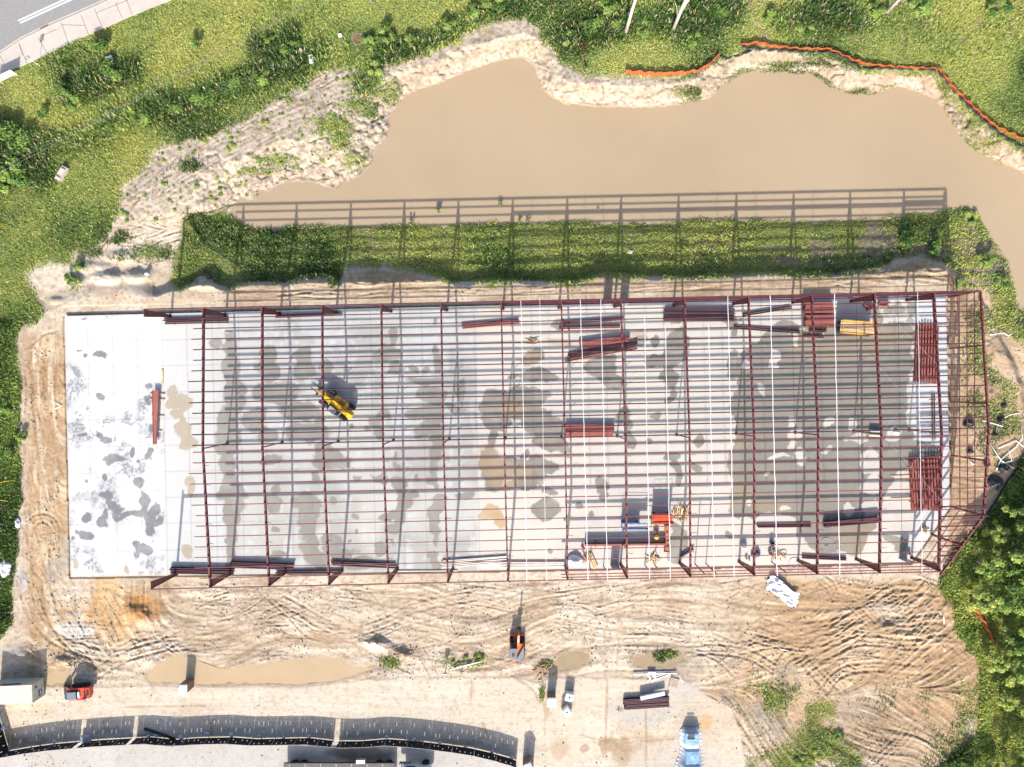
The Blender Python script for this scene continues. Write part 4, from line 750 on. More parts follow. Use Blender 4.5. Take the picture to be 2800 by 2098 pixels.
for a in [
 (275,135,1.5,1.9,3,"dark leafy shrub throwing a long shadow behind the white block in the grass"),(318,205,2.1,1.7,3,"widest dark bush beside the white block on the road bank"),(190,255,1.2,1.9,3,"dark green bush west of the wide bush on the road bank"),(205,285,1.5,1.1,0,"low bush just below the dark green bush on the road bank"),(128,310,1.0,1.3,3,"small dark bush in the grass below the white sign board"),
 (545,125,1.0,1.5,0,"small dark bush right under the two overhead wires"),(20,365,2.4,2.2,3,"big dark thicket at the left edge under the overhead wires"),(75,395,2.2,1.9,3,"dark thicket just above the concrete box"),(60,470,2.3,1.8,3,"dense dark thicket left of the concrete box"),(15,500,2.2,1.6,0,"dark thicket on the left edge below the wires"),(290,360,1.3,1.1,3,"dark bush in the ditch halfway along the wires"),
 (390,330,1.6,1.1,0,"leafy bush in the middle of the ditch"),(480,300,1.8,1.2,3,"deep green bush in the ditch where it bends"),(560,275,2.0,1.3,3,"rounded deep green bush in the ditch above the sandy slope"),(640,235,2.0,1.2,3,"broad bush at the top corner of the sandy slope"),(715,215,1.7,1.2,0,"dark bush at the ditch end left of the metal box"),(780,160,1.6,1.1,1,"yellowish bush above the metal box in the grass"),(735,110,1.0,1.0,0,"small bush below the end of the wires"),(810,125,.9,1.0,3,"small dark bush halfway between the wires and the manhole"),
 (1010,125,1.2,1.1,0,"bush touching the rusty manhole cover"),(1060,100,1.5,1.3,1,"bright bush right of the manhole cover"),(1130,115,1.3,1.2,0,"bush midway along the top of the curved bank"),(1180,125,1.3,.9,4,"yellow green bush on the lip of the curved bank"),(1225,70,1.3,1.4,0,"bush near the top of the curved bank"),(1290,45,1.4,1.5,0,"dark bush at the highest point of the bank"),(1350,15,1.6,1.5,1,"bushy clump at the top edge above the pond tip"),(1030,190,1.4,1.2,4,"yellow bush at the notch between sandy slope and curved bank"),
 (1560,110,1.5,1.2,4,"yellow green bush beside the short upright orange netting"),(1625,75,1.9,1.6,3,"dark bush between the short netting and the pale trunk"),(1690,70,1.6,1.4,3,"dark bush at the foot of the single pale trunk"),(1760,80,1.5,1.1,1,"green bush right of the single pale trunk"),(1660,25,1.7,1.5,0,"dark bush left of the single pale trunk at the top edge"),(1850,20,1.5,1.2,0,"bush left of the forked pale trunk"),(1960,40,1.8,1.2,3,"dark bush at the top between two pale trunks"),(1900,110,1.4,.9,1,"low bush above the sagging orange netting"),(2110,55,1.4,1.1,0,"green bush above the start of the long orange netting"),(2200,80,1.5,.9,1,"low bush above the long orange netting"),(2390,30,1.5,1.0,0,"bush left of the leaning trunk at the top edge"),(2510,20,2.0,1.5,0,"big green bush right of the leaning trunk"),(2720,30,1.8,1.3,1,"large bush in the far top corner meadow"),
 (2470,660,1.7,1.3,3,"dark bush on the berm behind the north east columns"),(2550,680,1.3,1.3,3,"dark upright bush on the berm nearest the north east corner"),(2690,710,1.5,1.0,0,"bush on the tip of the berm by the water"),(2730,770,1.2,.9,1,"small bush at the water edge east of the frame"),(2625,780,1.1,.8,0,"bush just north of the frame's north east corner"),(2650,600,1.4,.7,4,"pale reedy bush on the tip of the berm"),
 (215,730,.9,.9,0,"bush in the bare earth west of the scalloped bank"),(195,765,.8,.8,1,"lower bush beside the bush in the bare earth"),(2240,2060,1.1,.6,4,"bright bush in the grass patch on the lower edge"),(2190,2080,1.0,.5,1,"bush at the lower edge right of the blue tarp"),(2290,2010,.8,.5,1,"bush in the middle of the lower grass patch"),(1246,1814,.8,.4,4,"low bright weeds at the white sign by the mud"),(1277,1806,.95,.45,4,"low bright weeds under the white pipe in the mud"),(1308,1798,.8,.4,1,"low weeds at the far end of the white pipe in the mud"),(1068,1814,.6,.35,1,"small weed clump at the end of the long puddle"),(1832,1789,.7,.25,1,"low weeds in the greenish puddle"),(60,1190,1.0,1.1,0,"dark bush beside the west dirt track at mid height"),(30,1240,1.3,1.2,3,"dark bush farther west of the dirt track"),(20,1110,1.3,1.0,0,"dark bush at the left edge level with the top of the tapered beam")]:
    shrub(*a)
# single plants standing in the water
for px, py, s in [(1200,579,.55),(1127,610,.5),(1367,560,.45),(1420,608,.42),(1444,606,.4),(1635,574,.22)]:
    k = (1 - PZ / 100) / 20
    t = thing("water_plant", {1200:"bright green plant standing in the pond among the frame shadows",1127:"bright plant rooted at the shore just left of the lone pond plant",1367:"bright plant standing farthest out in the pond",1420:"left one of two small reeds at the shore",1444:"right one of two small reeds at the shore",1635:"tiny sprig standing in the pond shadow"}[px], "plant", ((px - 1440) * k, (1060 - py) * k, PZ), sr.uniform(0, 6)); t.scale = (s, s, s * 2.1)
    link("foliage", BUSH[4][0], t); link("stem", BUSH[4][1], t)
# round tufts on the sandy slope
TUFT = [leafcloud(150, [(0, 0, .08, .30), (.12, .05, .1, .2)], .07, vr, t_) for t_ in (.45, .6, .75)]
tr = random.Random(9); n = 0; tries = 0
while n < 270 and tries < 9000:
    tries += 1; px, py = tr.uniform(330, 1060), tr.uniform(170, 640)
    if samp(d_gn, px, py) < 10 or samp(d_pond, px, py) < 12 or samp(d_berm, px, py) < 4 or samp(sandm, px, py) < .4: continue
    if px > 450 and py < 560 and tr.random() < .0: continue
    s = tr.choice([.35, .45, .5, .6, .7, .8, .9, 1.1, 1.3])
    o = link("grass_tuft", tr.choice(TUFT), None, on(px, py, -.01), tr.uniform(0, 6)); o.scale = (s, s, s * .9); n += 1
    tag(o, "small round green tuft growing on the pale sandy slope left of the pond", "plant", "tufts on the sandy slope")
# trees of the corner wood
def trunk(r, h, rad, lean=.1, limbs=6, R=2):
    b = MB(); p = [(0, 0, -.2)]; a = r.uniform(0, 6.28)
    for k in range(1, 6): p.append((lean * k * math.cos(a) + r.uniform(-.06, .06), lean * k * math.sin(a) + r.uniform(-.06, .06), h * k / 5))
    b.tube(p, rad, 8, rad * .3)
    for k in range(limbs):
        z = h * r.uniform(.45, .9); a2 = r.uniform(0, 6.28); q = R * r.uniform(.5, .9); x0, y0 = lean * 5 * z / h * math.cos(a), lean * 5 * z / h * math.sin(a)
        b.tube([(x0, y0, z), (x0 + q * .5 * math.cos(a2), y0 + q * .5 * math.sin(a2), z + q * .35), (x0 + q * math.cos(a2), y0 + q * math.sin(a2), z + q * .5)], rad * .4, 6, rad * .1)
    return b.mesh("trunk", m_bark)
TREE = []
for k, (h, R, tn_) in enumerate([(5.5, 2.3, .62), (7, 2.8, .45), (4.2, 1.9, .75), (6.2, 2.4, .32)]):
    cl = [(x, y, z + h * .25, c) for x, y, z, c in clumps(vr, 22, R, h * .75, R * .30)]
    TREE.append((leafcloud(5200, cl, .15, vr, tn_), trunk(sr, h * .8, .13 + .02 * h / 5, .08, 7, R)))
def tree(px, py, kind, s, label):
    t = thing("broadleaf_tree", label, "tree", on(px, py, 0), sr.uniform(0, 6.28)); t.scale = (s, s, s)
    link("trunk", TREE[kind][1], t); link("crown", TREE[kind][0], t)
for a in [(2700,1450,2,.8,"small yellow green tree at the point where the black silt fence ends"),(2755,1400,0,.85,"bright tree behind the black silt fence at the right edge"),(2660,1530,0,.9,"bright leafy tree beside the cut corner of the steel frame"),(2735,1530,3,1.0,"dark crowned tree behind the bright tree at the cut corner"),(2650,1620,2,1.0,"yellow green tree by the pale pipe below the cut corner"),(2715,1620,1,.9,"mid green tree north of the fallen orange netting"),(2780,1600,3,1.1,"tall dark tree on the right edge north of the orange netting"),(2770,1500,1,1.0,"tall tree on the right edge level with the frame's south wall"),
 (2740,1730,3,.9,"dark tree just right of the fallen orange netting"),(2790,1710,1,1.0,"tree on the right edge level with the orange netting"),(2700,1790,2,.8,"small bright tree below the fallen orange netting"),(2760,1820,0,.95,"bright tree at the right edge beside the end of the rutted dirt"),(2770,1920,1,1.0,"mid green tree right of the bare grey patch"),(2730,1900,2,.7,"small yellowish tree nearest the bare grey patch"),(2780,2010,3,1.0,"dark tree on the right edge near the bottom"),(2740,2080,0,.9,"bright tree in the bottom right corner"),(2690,2095,2,.7,"small bright tree on the bottom edge left of the corner"),(2640,2110,2,.7,"low bright tree at the bottom edge where the dirt meets the wood")]:
    tree(*a)
# tall trees whose trunks lean out of the picture
PINE = [leafcloud(2600, [(x, y, z + 15, c) for x, y, z, c in clumps(vr, 16, 2.6, 5, .9)], .16, vr, .35)]
for px, py, lb, fork in [(1710, 92, "tall tree with a single pale bare trunk at the top edge", 0), (1840, 82, "tall tree with a pale forked trunk at the top edge", 1), (2424, 34, "tall tree with a grey trunk beside brown earth at the top edge", 0)]:
    t = thing("tall_tree", lb, "tree", on(px, py, 0)); b = MB().tube([(0, 0, -.3), (.05, .05, 6), (.1, -.05, 11), (.1, .1, 18)], .27, 10, .10)
    if fork: b.tube([(.05, .05, 4.5), (.5, .1, 8), (1.2, .2, 14)], .2, 9, .08); b.tube([(0, 0, 3), (-.6, .3, 5.5), (-1.2, .3, 7)], .06, 6, .02)
    b.build("trunk", mat("pale_bark", (.42, .37, .31), .9, 0, .25, 6, .4), t, smooth=True); link("crown", PINE[0], t)
# ------------------------------------------------------------------ loose steel on the slab and in the yard
m_beam = mat("loose_red_steel", (.24, .075, .060), .5, 0, .2, .9, 0, .4); m_dbeam = mat("loose_dark_steel", (.075, .032, .036), .5, 0, .2, 1.2, 0, .4)
m_cream = mat("cream_trim", (.60, .56, .49), .5, 0, .08, 1); m_wood = mat("lumber", (.50, .35, .20), .85, 0, .3, 3, .2); m_galv = mat("galvanised_sheet", (.48, .55, .62), .35, .3, .1, 1)
def unit(b, m, nm="beam"): return b.mesh(nm, m)
def zbeam(m, h=.2, f=.1): return unit(MB().zed((0, 0, h / 2 + .002), (1, 0, h / 2 + .002), h, f, .02), m)
U = {"z": zbeam(m_beam), "zd": zbeam(m_dbeam), "i": unit(MB().ibeam((0, 0, .4), (1, 0, .4), .4, .4, .22, .025), m_beam), "id": unit(MB().ibeam((0, 0, .36), (1, 0, .36), .36, .36, .22, .025), m_dbeam),
     "box": unit(MB().bar((0, 0, .25), (1, 0, .25), .30, .5), m_beam), "c": zbeam(m_cream, .14, .09), "w": unit(MB().bar((0, 0, .045), (1, 0, .045), .17, .09), m_cream), "lum": unit(MB().bar((0, 0, .06), (1, 0, .06), .14, .06), m_wood, "board")}
br = random.Random(12)
def lay(x0, y0, x1, y1, kind, z=0.0, name="steel_beam", label=None, group=None, cat="steel beam"):
    a = W(x0, y0); b = W(x1, y1); ln = math.hypot(b[0] - a[0], b[1] - a[1])
    o = link(name, U[kind], None, (a[0], a[1], z), math.atan2(b[1] - a[1], b[0] - a[0])); o.scale = (ln, 1, 1)
    return tag(o, label, cat, group)
def bundle(x0, y0, x1, y1, n, gap, kind, label, group, layers=1, name="steel_beam", cat="steel beam", z=0.0, jit=1.0, bearers=True, h=.21):
    dx, dy = x1 - x0, y1 - y0; L_ = math.hypot(dx, dy); nx, ny = -dy / L_, dx / L_
    zz = z
    if bearers:
        for f in (.15, .85):
            c = (x0 + dx * f, y0 + dy * f); k0, k1 = -gap * (n - 1) / 2 - 7, gap * (n - 1) / 2 + 7
            lay(c[0] + nx * k0, c[1] + ny * k0, c[0] + nx * k1, c[1] + ny * k1, "lum", z, "timber_bearer", "timber bearer lying crosswise under the " + group, "bearers under the " + group, "timber")
        zz = z + .10
    for l in range(layers):
        for k in range(n):
            o = gap * (k - (n - 1) / 2); j = br.uniform(-3, 3) * jit; e0, e1 = br.uniform(-4, 4) * jit, br.uniform(-4, 4) * jit
            lay(x0 + nx * o + dx / L_ * e0, y0 + ny * o + dy / L_ * e0, x1 + nx * o + dx / L_ * e1 + nx * j * .4, y1 + ny * o + dy / L_ * e1 + ny * j * .4, kind, zz + l * h, name, label, group, cat)
bundle(451,879,624,875,4,4.5,"zd","dark red purlin in the thin north west bundle under the first roof bay","north west purlin bundle",1)
bundle(757,866,934,859,2,4.5,"zd","dark purlin of the pair lying along the north wall in the second and third bays","north wall purlin pair")
bundle(1261,893,1420,880,3,5,"z","red purlin of the slanting trio straddling the orange stained floor","slanting purlin trio")
bundle(1533,884,1701,873,2,5,"zd","dark purlin of the upper slanting pair beside the seventh rafter","upper slanting pair"); bundle(1531,897,1698,893,2,5,"z","red purlin of the lower level pair beside the seventh rafter","lower level pair")
bundle(1584,944,1718,925,4,4.2,"i","red beam in the widest slanting stack in the middle north of the slab","wide slanting stack",1,h=.4); bundle(1554,972,1742,936,3,5,"zd","dark beam in the long slanting bundle below the widest stack","long slanting bundle"); bundle(1546,986,1742,951,2,4.5,"z","red beam of the lowest slanting pair on the slab","lowest slanting pair")
bundle(1815,862,2007,863,4,9.5,"id","dark beam in the four spaced rows between the eighth and tenth rafters","four spaced rows",1,jit=.6)
bundle(2007,896,2184,908,2,4.5,"zd","dark purlin of the pair sloping gently toward the big red stack","pair by the big red stack"); bundle(2027,862,2161,842,2,4.5,"zd","dark purlin of the pair tilting upward left of the big red stack","upward tilted pair")
bundle(2194,843,2272,843,6,5,"i","red beam in the upper half of the big square red stack by the north wall","big red stack, upper half",2,h=.4,jit=.8); bundle(2196,878,2275,878,6,5,"i","red beam in the lower half of the big square red stack by the north wall","big red stack, lower half",2,h=.4,jit=.9)
bundle(2212,904,2258,906,2,5,"zd","short dark offcut beam below the big red stack","short offcuts"); bundle(2196,919,2250,922,2,4,"zd","short dark beam lying farthest below the big red stack","short lower offcuts")
bundle(2532,890,2527,1045,8,8,"i","red beam in the long upright row of beams near the east end wall","east upright row",1,h=.4)
bundle(2500,1258,2508,1392,5,7.5,"i","red beam in the left half of the jumbled east stack on long timbers","east stack, left half",2,h=.4); bundle(2544,1250,2550,1392,5,8,"i","red beam in the right half of the jumbled east stack on long timbers","east stack, right half",2,h=.4)
bundle(2252,1432,2400,1418,3,5.5,"id","dark beam in the stack of three in the south east wet area","dark south east stack",2,h=.36); bundle(2068,1438,2216,1436,2,4.5,"zd","dark purlin of the level pair left of the dark south east stack","level dark pair")
bundle(2192,1522,2312,1528,2,5,"zd","thin dark purlin of the pair at the south wall near the cable coils","thin pair by the coils")
bundle(1546,1170,1678,1170,3,6,"box","wide red box beam in the square stack in the middle of the slab","middle box stack",1,h=.5,jit=.3); bundle(1546,1187,1676,1187,2,6,"box","red box beam of the separate lower pair in the middle of the slab","middle box pair",1,h=.5,jit=.3)
bundle(909,1539,1085,1547,3,4.5,"zd","dark purlin in the trio at the south edge below the yellow machine","south edge trio"); bundle(1209,1542,1384,1528,5,4.5,"c","cream metal trim in the slanting white bundle at the south edge","slanting cream bundle",cat="metal trim",name="trim_piece"); bundle(1072,1561,1249,1559,1,4,"c","single long cream trim lying flat left of the slanting cream bundle",None or "single cream trim",cat="metal trim",name="trim_piece",bearers=False); bundle(1370,1543,1544,1541,4,4,"c","cream trim in the level white bundle on the south edge","level cream bundle",cat="metal trim",name="trim_piece")
bundle(469,1558,640,1562,4,4.5,"zd","dark purlin in the bundle at the slab's south west corner of the frame","south west purlin bundle",2); bundle(634,1542,804,1549,4,4.5,"zd","dark purlin in the second bundle east of the south west corner","second south bundle",2); bundle(757,1564,932,1562,2,4.5,"zd","dark purlin of the pair on the south edge under the third rafter","third south pair")
bundle(2550,1075,2551,1205,2,6,"zd","dark beam of the single upright pair between the two east stacks","upright east pair"); bundle(2400,832,2425,832,3,5,"i","short red block beam in the little stack near the north east","little red stack",1,h=.4)
for a in [(2362,830,2384,834),(2358,833,2377,845),(2368,848,2386,842)]: lay(*a, "i", 0, "beam_offcut", "short red and white offcut lying loose north of the yellow platform lift", "loose offcuts", "steel offcut")
for y in (1298, 1359): lay(2436, y + 4, 2570, y, "lum", .0, "timber_bearer", "long square timber sticking out left under the jumbled east stack", "long east timbers", "timber")
# tapered rafter piece on timbers at the west, and the long tapered beam standing on the south side
t = MB().ibeam((0, 0, .62), (7.3, 0, .62), .9, .42, .24, .03, (0, 1, 0), 0)
tag(t.build("tapered_rafter", m_beam, None, (*W(432, 1068), 0), math.radians(-91)), "tapered rust red rafter lying alone on timbers on the white west slab", "steel rafter")
lay(443, 1010, 441, 1058, "lum", 0, "timber_plank", "tan plank standing in line above the tapered rafter on the white slab", None, "timber"); lay(446, 1012, 445, 1050, "lum", .06, "timber_plank", "thin second plank lying along the tan plank above the tapered rafter", None, "timber")
for y, dx in ((1078, 20), (1093, 20), (1138, 18), (1179, 12)): lay(432 - dx, y, 432 + dx, y + 1, "lum", .08, "timber_bearer", "dark crosspiece under the lone tapered rafter", "crosspieces under the tapered rafter", "timber")
t = MB().ibeam((0, 0, .98), (11, 0, .98), .98, .98, .24, .03); t.bar((5.5, -.5, .3), (5.5, .5, .3), .2, .2); t.bar((1.5, -.5, .06), (1.5, .5, .06), .2, .12)
tag(t.build("standing_beam", m_beam, None, (*W(1598, 1487), 0), math.radians(.6)), "long deep rust red beam standing on edge on the south part of the slab", "steel beam")
m_rust = mat("rusty_steel", (.30, .115, .055), .7, 0, .35, 2.5, .2)
t = MB().ibeam((0, 0, .55), (3.6, 0, .55), .5, .5, .55, .04); t.box(0, 0, .32, .06, .7, .62); t.box(3.6, 0, .32, .06, .7, .62); t.box(1.2, 0, .6, .5, .3, .14); t.box(2.3, .1, .6, .4, .3, .16)
tag(t.build("end_plate_beam", m_rust, None, (*W(1822, 1435), 0), math.radians(-90)), "rusty end plate beam touching the east end of the long deep beam", "steel beam")
t = MB().ibeam((0, 0, .5), (2.8, 0, .5), .45, .45, .5, .04); t.box(0, 0, .3, .06, .7, .58); t.box(2.8, 0, .3, .06, .7, .58); t.box(1.4, 0, .56, .5, .34, .16)
tag(t.build("end_plate_beam", m_rust, None, (*W(1780, 1426), 0), 0), "rusty end plate beam lying just below the orange scissor lift", "steel beam")
lay(1590, 1490, 1596, 1512, "i", 0, "beam_offcut", "short rust red piece at the west end of the long deep beam", None, "steel offcut")
lay(1860, 1522, 1896, 1500, "id", 0, "beam_offcut", "dark offcut leaning from the tenth column near the south wall", None, "steel offcut")
# yard steel and pipes
for a, lb, gp in [((1707,1917,1826,1910,4,3.6,"zd"),"dark purlin in the upper strapped bundle on the sandy lot","upper yard bundle"),((1708,1932,1826,1925,4,3.6,"zd"),"dark purlin in the lower strapped bundle on the sandy lot","lower yard bundle")]:
    bundle(*a, lb, gp, 2, z=-.25)
t = MB().box(0, 0, .22, 3.4, .55, .40, 0, .03); t.box(.1, -.08, .43, 1.0, .14, .03)
tag(t.build("sheet_bundle", m_galv, None, (*W(1783, 1899), .12), math.radians(12)), "pale blue wrapped bundle of sheets resting on the yard purlins", "sheet bundle")
m_pvc = mat("white_pvc", (.72, .72, .70), .4, 0, .06, 2)
def pipe(pts, r, label, name="pvc_pipe", m=None, group=None, dz=.0, gnd=True, n=7):
    P = []
    for p in pts: x, y, z = on(*p); P.append((x, y, z + r + dz))
    b = MB().tube([(p[0] - P[0][0], p[1] - P[0][1], p[2] - P[0][2]) for p in P], r, n); return tag(b.build(name, m or m_pvc, None, P[0], smooth=True), label, "pipe", group)
pipe([(1731,1842),(1850,1839)], .10, "longest white pipe of the pile at the edge of the sandy lot", dz=.12); pipe([(1735,1838),(1846,1835)], .08, "thin white pipe just above the longest white pipe"); pipe([(1790,1858),(1833,1843)], .10, "slanting white pipe of the pile on the sandy lot"); pipe([(1784,1852),(1830,1840)], .07, "shorter slanting pipe between the longest and the slanting white pipe"); pipe([(1771,1836),(1792,1836)], .12, "short fat white pipe on top of the white pipe pile", dz=.15)
t = MB(); q = random.Random(3)
for k in range(9): t.box(q.uniform(-.5, .5), q.uniform(-.4, .4), .08 + .03 * k, q.uniform(.2, .6), q.uniform(.1, .3), .06, q.uniform(0, 3))
tag(t.build("fitting_pile", m_pvc, None, on(1782, 1852, .0)), "heap of white pipe fittings in front of the white pipes", "pipe fittings")
pipe([(1232,1829),(1262,1820),(1293,1812),(1318,1806)], .09, "white pipe lying across the green weeds by the small sign", dz=.25); pipe([(1854,1842),(1867,1865)], .03, "thin pale rod lying beside the pallet on the lot")
pipe([(396,1992),(420,1999),(455,2011),(481,2021)], .17, "black corrugated drain pipe lying inside the screen fence", "drain_pipe", mat("black_plastic", (.012, .012, .014), .5, 0, .2, 3), n=9)
for a, lb in [([(2704,1211),(2735,1259),(2770,1281)],"bent white pipe nearest the frame's east wall in the tangle"),([(2728,1226),(2777,1205),(2797,1222)],"white pipe with a peak at the top of the east tangle"),([(2789,1163),(2793,1199),(2776,1222),(2734,1257),(2722,1286)],"longest bent white pipe of the east tangle"),([(2751,1220),(2765,1261),(2733,1266)],"white pipe with a right angle bend in the east tangle"),([(2686,1150),(2740,1166)],"straight white pipe crossing the frame's east edge"),([(2729,1150),(2758,1135),(2781,1130),(2812,1137)],"long curved white pipe above the east tangle"),([(2725,1166),(2719,1186)],"short white pipe hanging from the straight one"),([(2650,1258),(2655,1268),(2662,1270)],"small crooked white pipe under the east girts"),([(2705,916),(2744,911),(2755,919),(2792,891)],"zigzag white pipe on the bank east of the frame"),([(2577,1676),(2580,1704)],"pale pipe stub standing at the forest edge by the rutted dirt"),([(2577,1768),(2582,1780)],"short pale stake in the rutted dirt"),([(2130,1773),(2155,1779)],"pale stick half buried in the rutted dirt")]:
    pipe(a, .06, lb, dz=.12)
pipe([(42,1500),(48,1475)], .04, "pale stick leaning by the white gravel heap at the west track"); pipe([(150,1100),(168,1110)], .04, "bundle of pale sticks by the west edge of the slab", dz=.05); pipe([(152,1118),(172,1108)], .04, "second pale stick crossing the stick bundle by the slab", dz=.08)
# heaps of lumber and rubbish
def pile(px, py, n, R, name, label, group, cols, lmin, lmax, cat, z0=0.0, zh=.5, ang=None, sp=3.2):
    ms = [unit(MB().bar((-.5, 0, 0), (.5, 0, 0), .11, .04), c, name) for c in cols]
    for k in range(n):
        a = br.uniform(0, 6.28); q = R * math.sqrt(br.random()); x, y = W(px, py)
        o = link(name, br.choice(ms), None, (x + q * math.cos(a), y + q * math.sin(a) * .7, z0 + .04 + zh * br.random() * (1 - q / R * .7)), (ang if ang is not None else 0) + br.uniform(-sp, sp)); o.rotation_euler[1] = br.uniform(-.3, .3); o.scale = (br.uniform(lmin, lmax), 1, 1)
        tag(o, label, cat, group)
m_wood2 = mat("lumber_pale", (.62, .47, .30), .85, 0, .2, 3); m_wood3 = mat("lumber_dark", (.28, .18, .10), .85, 0, .3, 3)
pile(1862, 1402, 44, 1.25, "scrap_board", "splintered board in the spiky scrap heap beside the orange scissor lift", "boards beside the orange lift", [m_wood, m_wood2, m_wood3], .7, 1.7, "scrap lumber", ang=1.9, sp=.9)
pile(1784, 1527, 26, .85, "scrap_board", "broken board in the crate heap between the tenth and ninth rafters at the south wall", "boards of the crate heap", [m_wood, m_wood2, m_wood3], .4, 1.1, "scrap lumber")
pile(1599, 1527, 16, .7, "scrap_board", "broken board in the reddish heap right of the crumpled white plastic", "boards by the white plastic", [m_wood, m_rust, m_wood3], .3, 1.0, "scrap lumber")
bundle(1610, 1511, 1628, 1551, 3, 5, "lum", "long board in the stack right of the crumpled white plastic", "stacked boards by the plastic", 3, "timber_board", "timber", bearers=False, h=.07)
pile(2126, 1520, 18, .9, "scrap_board", "broken board in the rubbish around the eleventh rafter's south end", "boards by the buckets", [m_wood, m_wood2, m_rust], .3, .9, "scrap lumber")
pile(2527, 1448, 12, .5, "scrap_board", "scrap board in the small heap on the slab's cut corner", "boards on the cut corner", [m_wood3, m_wood2], .4, .9, "scrap lumber"); pile(1455, 934, 8, .55, "scrap_board", "short plank in the little stack by the white strap near the north wall", "north plank stack", [m_wood, m_wood3], .8, 1.5, "scrap lumber", ang=-.1, sp=.12)
pile(1482, 1832, 26, 1.3, "dead_branch", "grey branch in the brush heap behind the brown toilet beside the tanks", "branches of the brush heap", [mat("dead_wood", (.22, .17, .14), .9), m_wood3], .5, 1.6, "branch", z0=-.25)
pile(195, 1808, 16, 1.5, "dead_branch", "dark root in the spoil above the red track loader", "roots in the spoil", [mat("dark_root", (.05, .035, .028), .9)], .4, 1.3, "branch", z0=-.2)
def crumple(px, py, sx, sy, h, m, name, label, cat, rz=0, n=22, seed=1, z=0.0, shape=None):
    q = np.random.default_rng(seed); u = np.linspace(-1, 1, n); X, Y = np.meshgrid(u, u); N_ = fbm((n, n), 5, q, 3); rr_ = np.sqrt(X ** 2 + Y ** 2) * (1 + .35 * (fbm((n, n), 7, q, 2) - .5))
    Zc = h * np.clip(1 - rr_ ** 2, 0, 1) ** .6 * (.45 + 1.1 * N_) - .02
    if shape is not None: rr_ = shape(X, Y, N_); Zc = h * (N_ * .8) * (rr_ < 1)
    k = rr_ < 1.0; i_ = np.arange(n * n).reshape(n, n); f = np.stack([i_[:-1, :-1], i_[:-1, 1:], i_[1:, 1:], i_[1:, :-1]], -1); kk = k[:-1, :-1] & k[:-1, 1:] & k[1:, 1:] & k[1:, :-1]
    me = mesh_np(name, np.stack([X * sx, Y * sy, Zc + .03], -1).reshape(-1, 3), f[kk], m); x, y = W(px, py)
    return tag(link(name, me, None, (x, y, z), rz), label, cat)
m_poly = mat("white_plastic", (.62, .63, .66), .35, 0, .06, 2, .1)
crumple(1570, 1532, 1.15, .85, .7, m_poly, "plastic_sheet", "crumpled white plastic heap by the south wall under the eighth rafter", "plastic sheet", 0, seed=4)
def sw(X, Y, N_): return np.maximum(np.abs(Y - .55 * np.sin(X * 2.2) * -.6) / (.55 + .25 * N_), np.abs(X) / .97) * (.85 + .3 * N_)
crumple(2140, 1618, 2.5, 1.6, .85, m_poly, "plastic_sheet", "big white plastic sheet spread on the dirt below the frame", "plastic sheet", -.35, 44, 6, gz(2140, 1618) + .08, sw)
crumple(2032, 1494, .55, .45, .8, m_poly, "rubbish_bag", "white rubbish heap in the crate left of the eleventh rafter", "rubbish", seed=9); crumple(2065, 1515, .7, .5, .6, mat("navy_plastic", (.05, .06, .10), .4), "rubbish_bag", "dark blue bag lying below the white rubbish heap", "rubbish bag", seed=3)
crumple(2450, 1182, .5, .45, .35, mat("grey_plastic", (.42, .42, .45), .5), "plastic_sheet", "small grey wrapped parcel between the last two rafters", "parcel", seed=8)
crumple(12, 1555, .9, 1.4, .6, mat("white_gravel", (.50, .50, .50), .9, 0, .3, 8, .4), "gravel_heap", "white gravel heap at the left edge beside the dirt track", "gravel", seed=5, z=gz(20, 1555)); crumple(46, 1432, .4, .8, .4, MATS["white_gravel"], "gravel_heap", "narrow white gravel heap at the west edge of the dirt track", "gravel", seed=12, z=gz(46, 1432))
m_blk2 = mat("black_sheeting", (.018, .019, .022), .4, 0, .2, 3)
for px, py, sx, sy, lb, sd in [(2650,1160,.9,.55,"black plastic heap under the frame's east girts",1),(2745,1110,.5,.4,"small black bag on the bank right of the end wall",2),(2738,1150,.6,.5,"black plastic clump on the curved white pipe",3),(2722,1320,1.2,1.0,"largest black plastic heap at the bottom of the pipe tangle",4),(2745,1280,.9,.6,"black plastic heap under the crossing white pipes",5),(2700,1270,.5,.35,"small black heap at the frame's east edge by the tangle",6),(2722,1188,.35,.3,"small black bundle below the short hanging pipe",7),(2655,1235,.5,.3,"black scrap under the east girts midway",8)]:
    crumple(px, py, sx, sy, .7, m_blk2, "black_sheeting", lb, "black plastic", seed=sd, z=gz(px, py) - .02)
# little things by the south wall
def bucket(px, py, r, h, col, label):
    b = MB().lathe([(r * .85, 0), (r, h), (r * .9, h), (r * .78, .05)], n=14); x, y = W(px, py); tag(b.build("bucket", mat("bucket_" + "_".join(str(c) for c in col), col, .5), None, (x, y, 0)), label, "bucket")
bucket(2112, 1498, .30, .5, (.45, .43, .40), "open pale bucket nearest the white strap by the cable coils"); bucket(2105, 1511, .30, .4, (.40, .32, .22), "brownish open bucket below the pale one"); bucket(2073, 1513, .18, .35, (.6, .6, .6), "small white bucket on the eleventh rafter line"); bucket(2040, 1526, .18, .35, (.5, .55, .5), "small greenish bucket left of the dark blue bag"); bucket(2108, 1484, .28, .75, (.03, .07, .09), "dark drum behind the pale bucket"); bucket(2048, 1530, .16, .3, (.55, .52, .5), "small grey bucket below the dark blue bag"); bucket(2484, 1512, .25, .4, (.5, .5, .45), "lone bucket near the slab's cut corner")
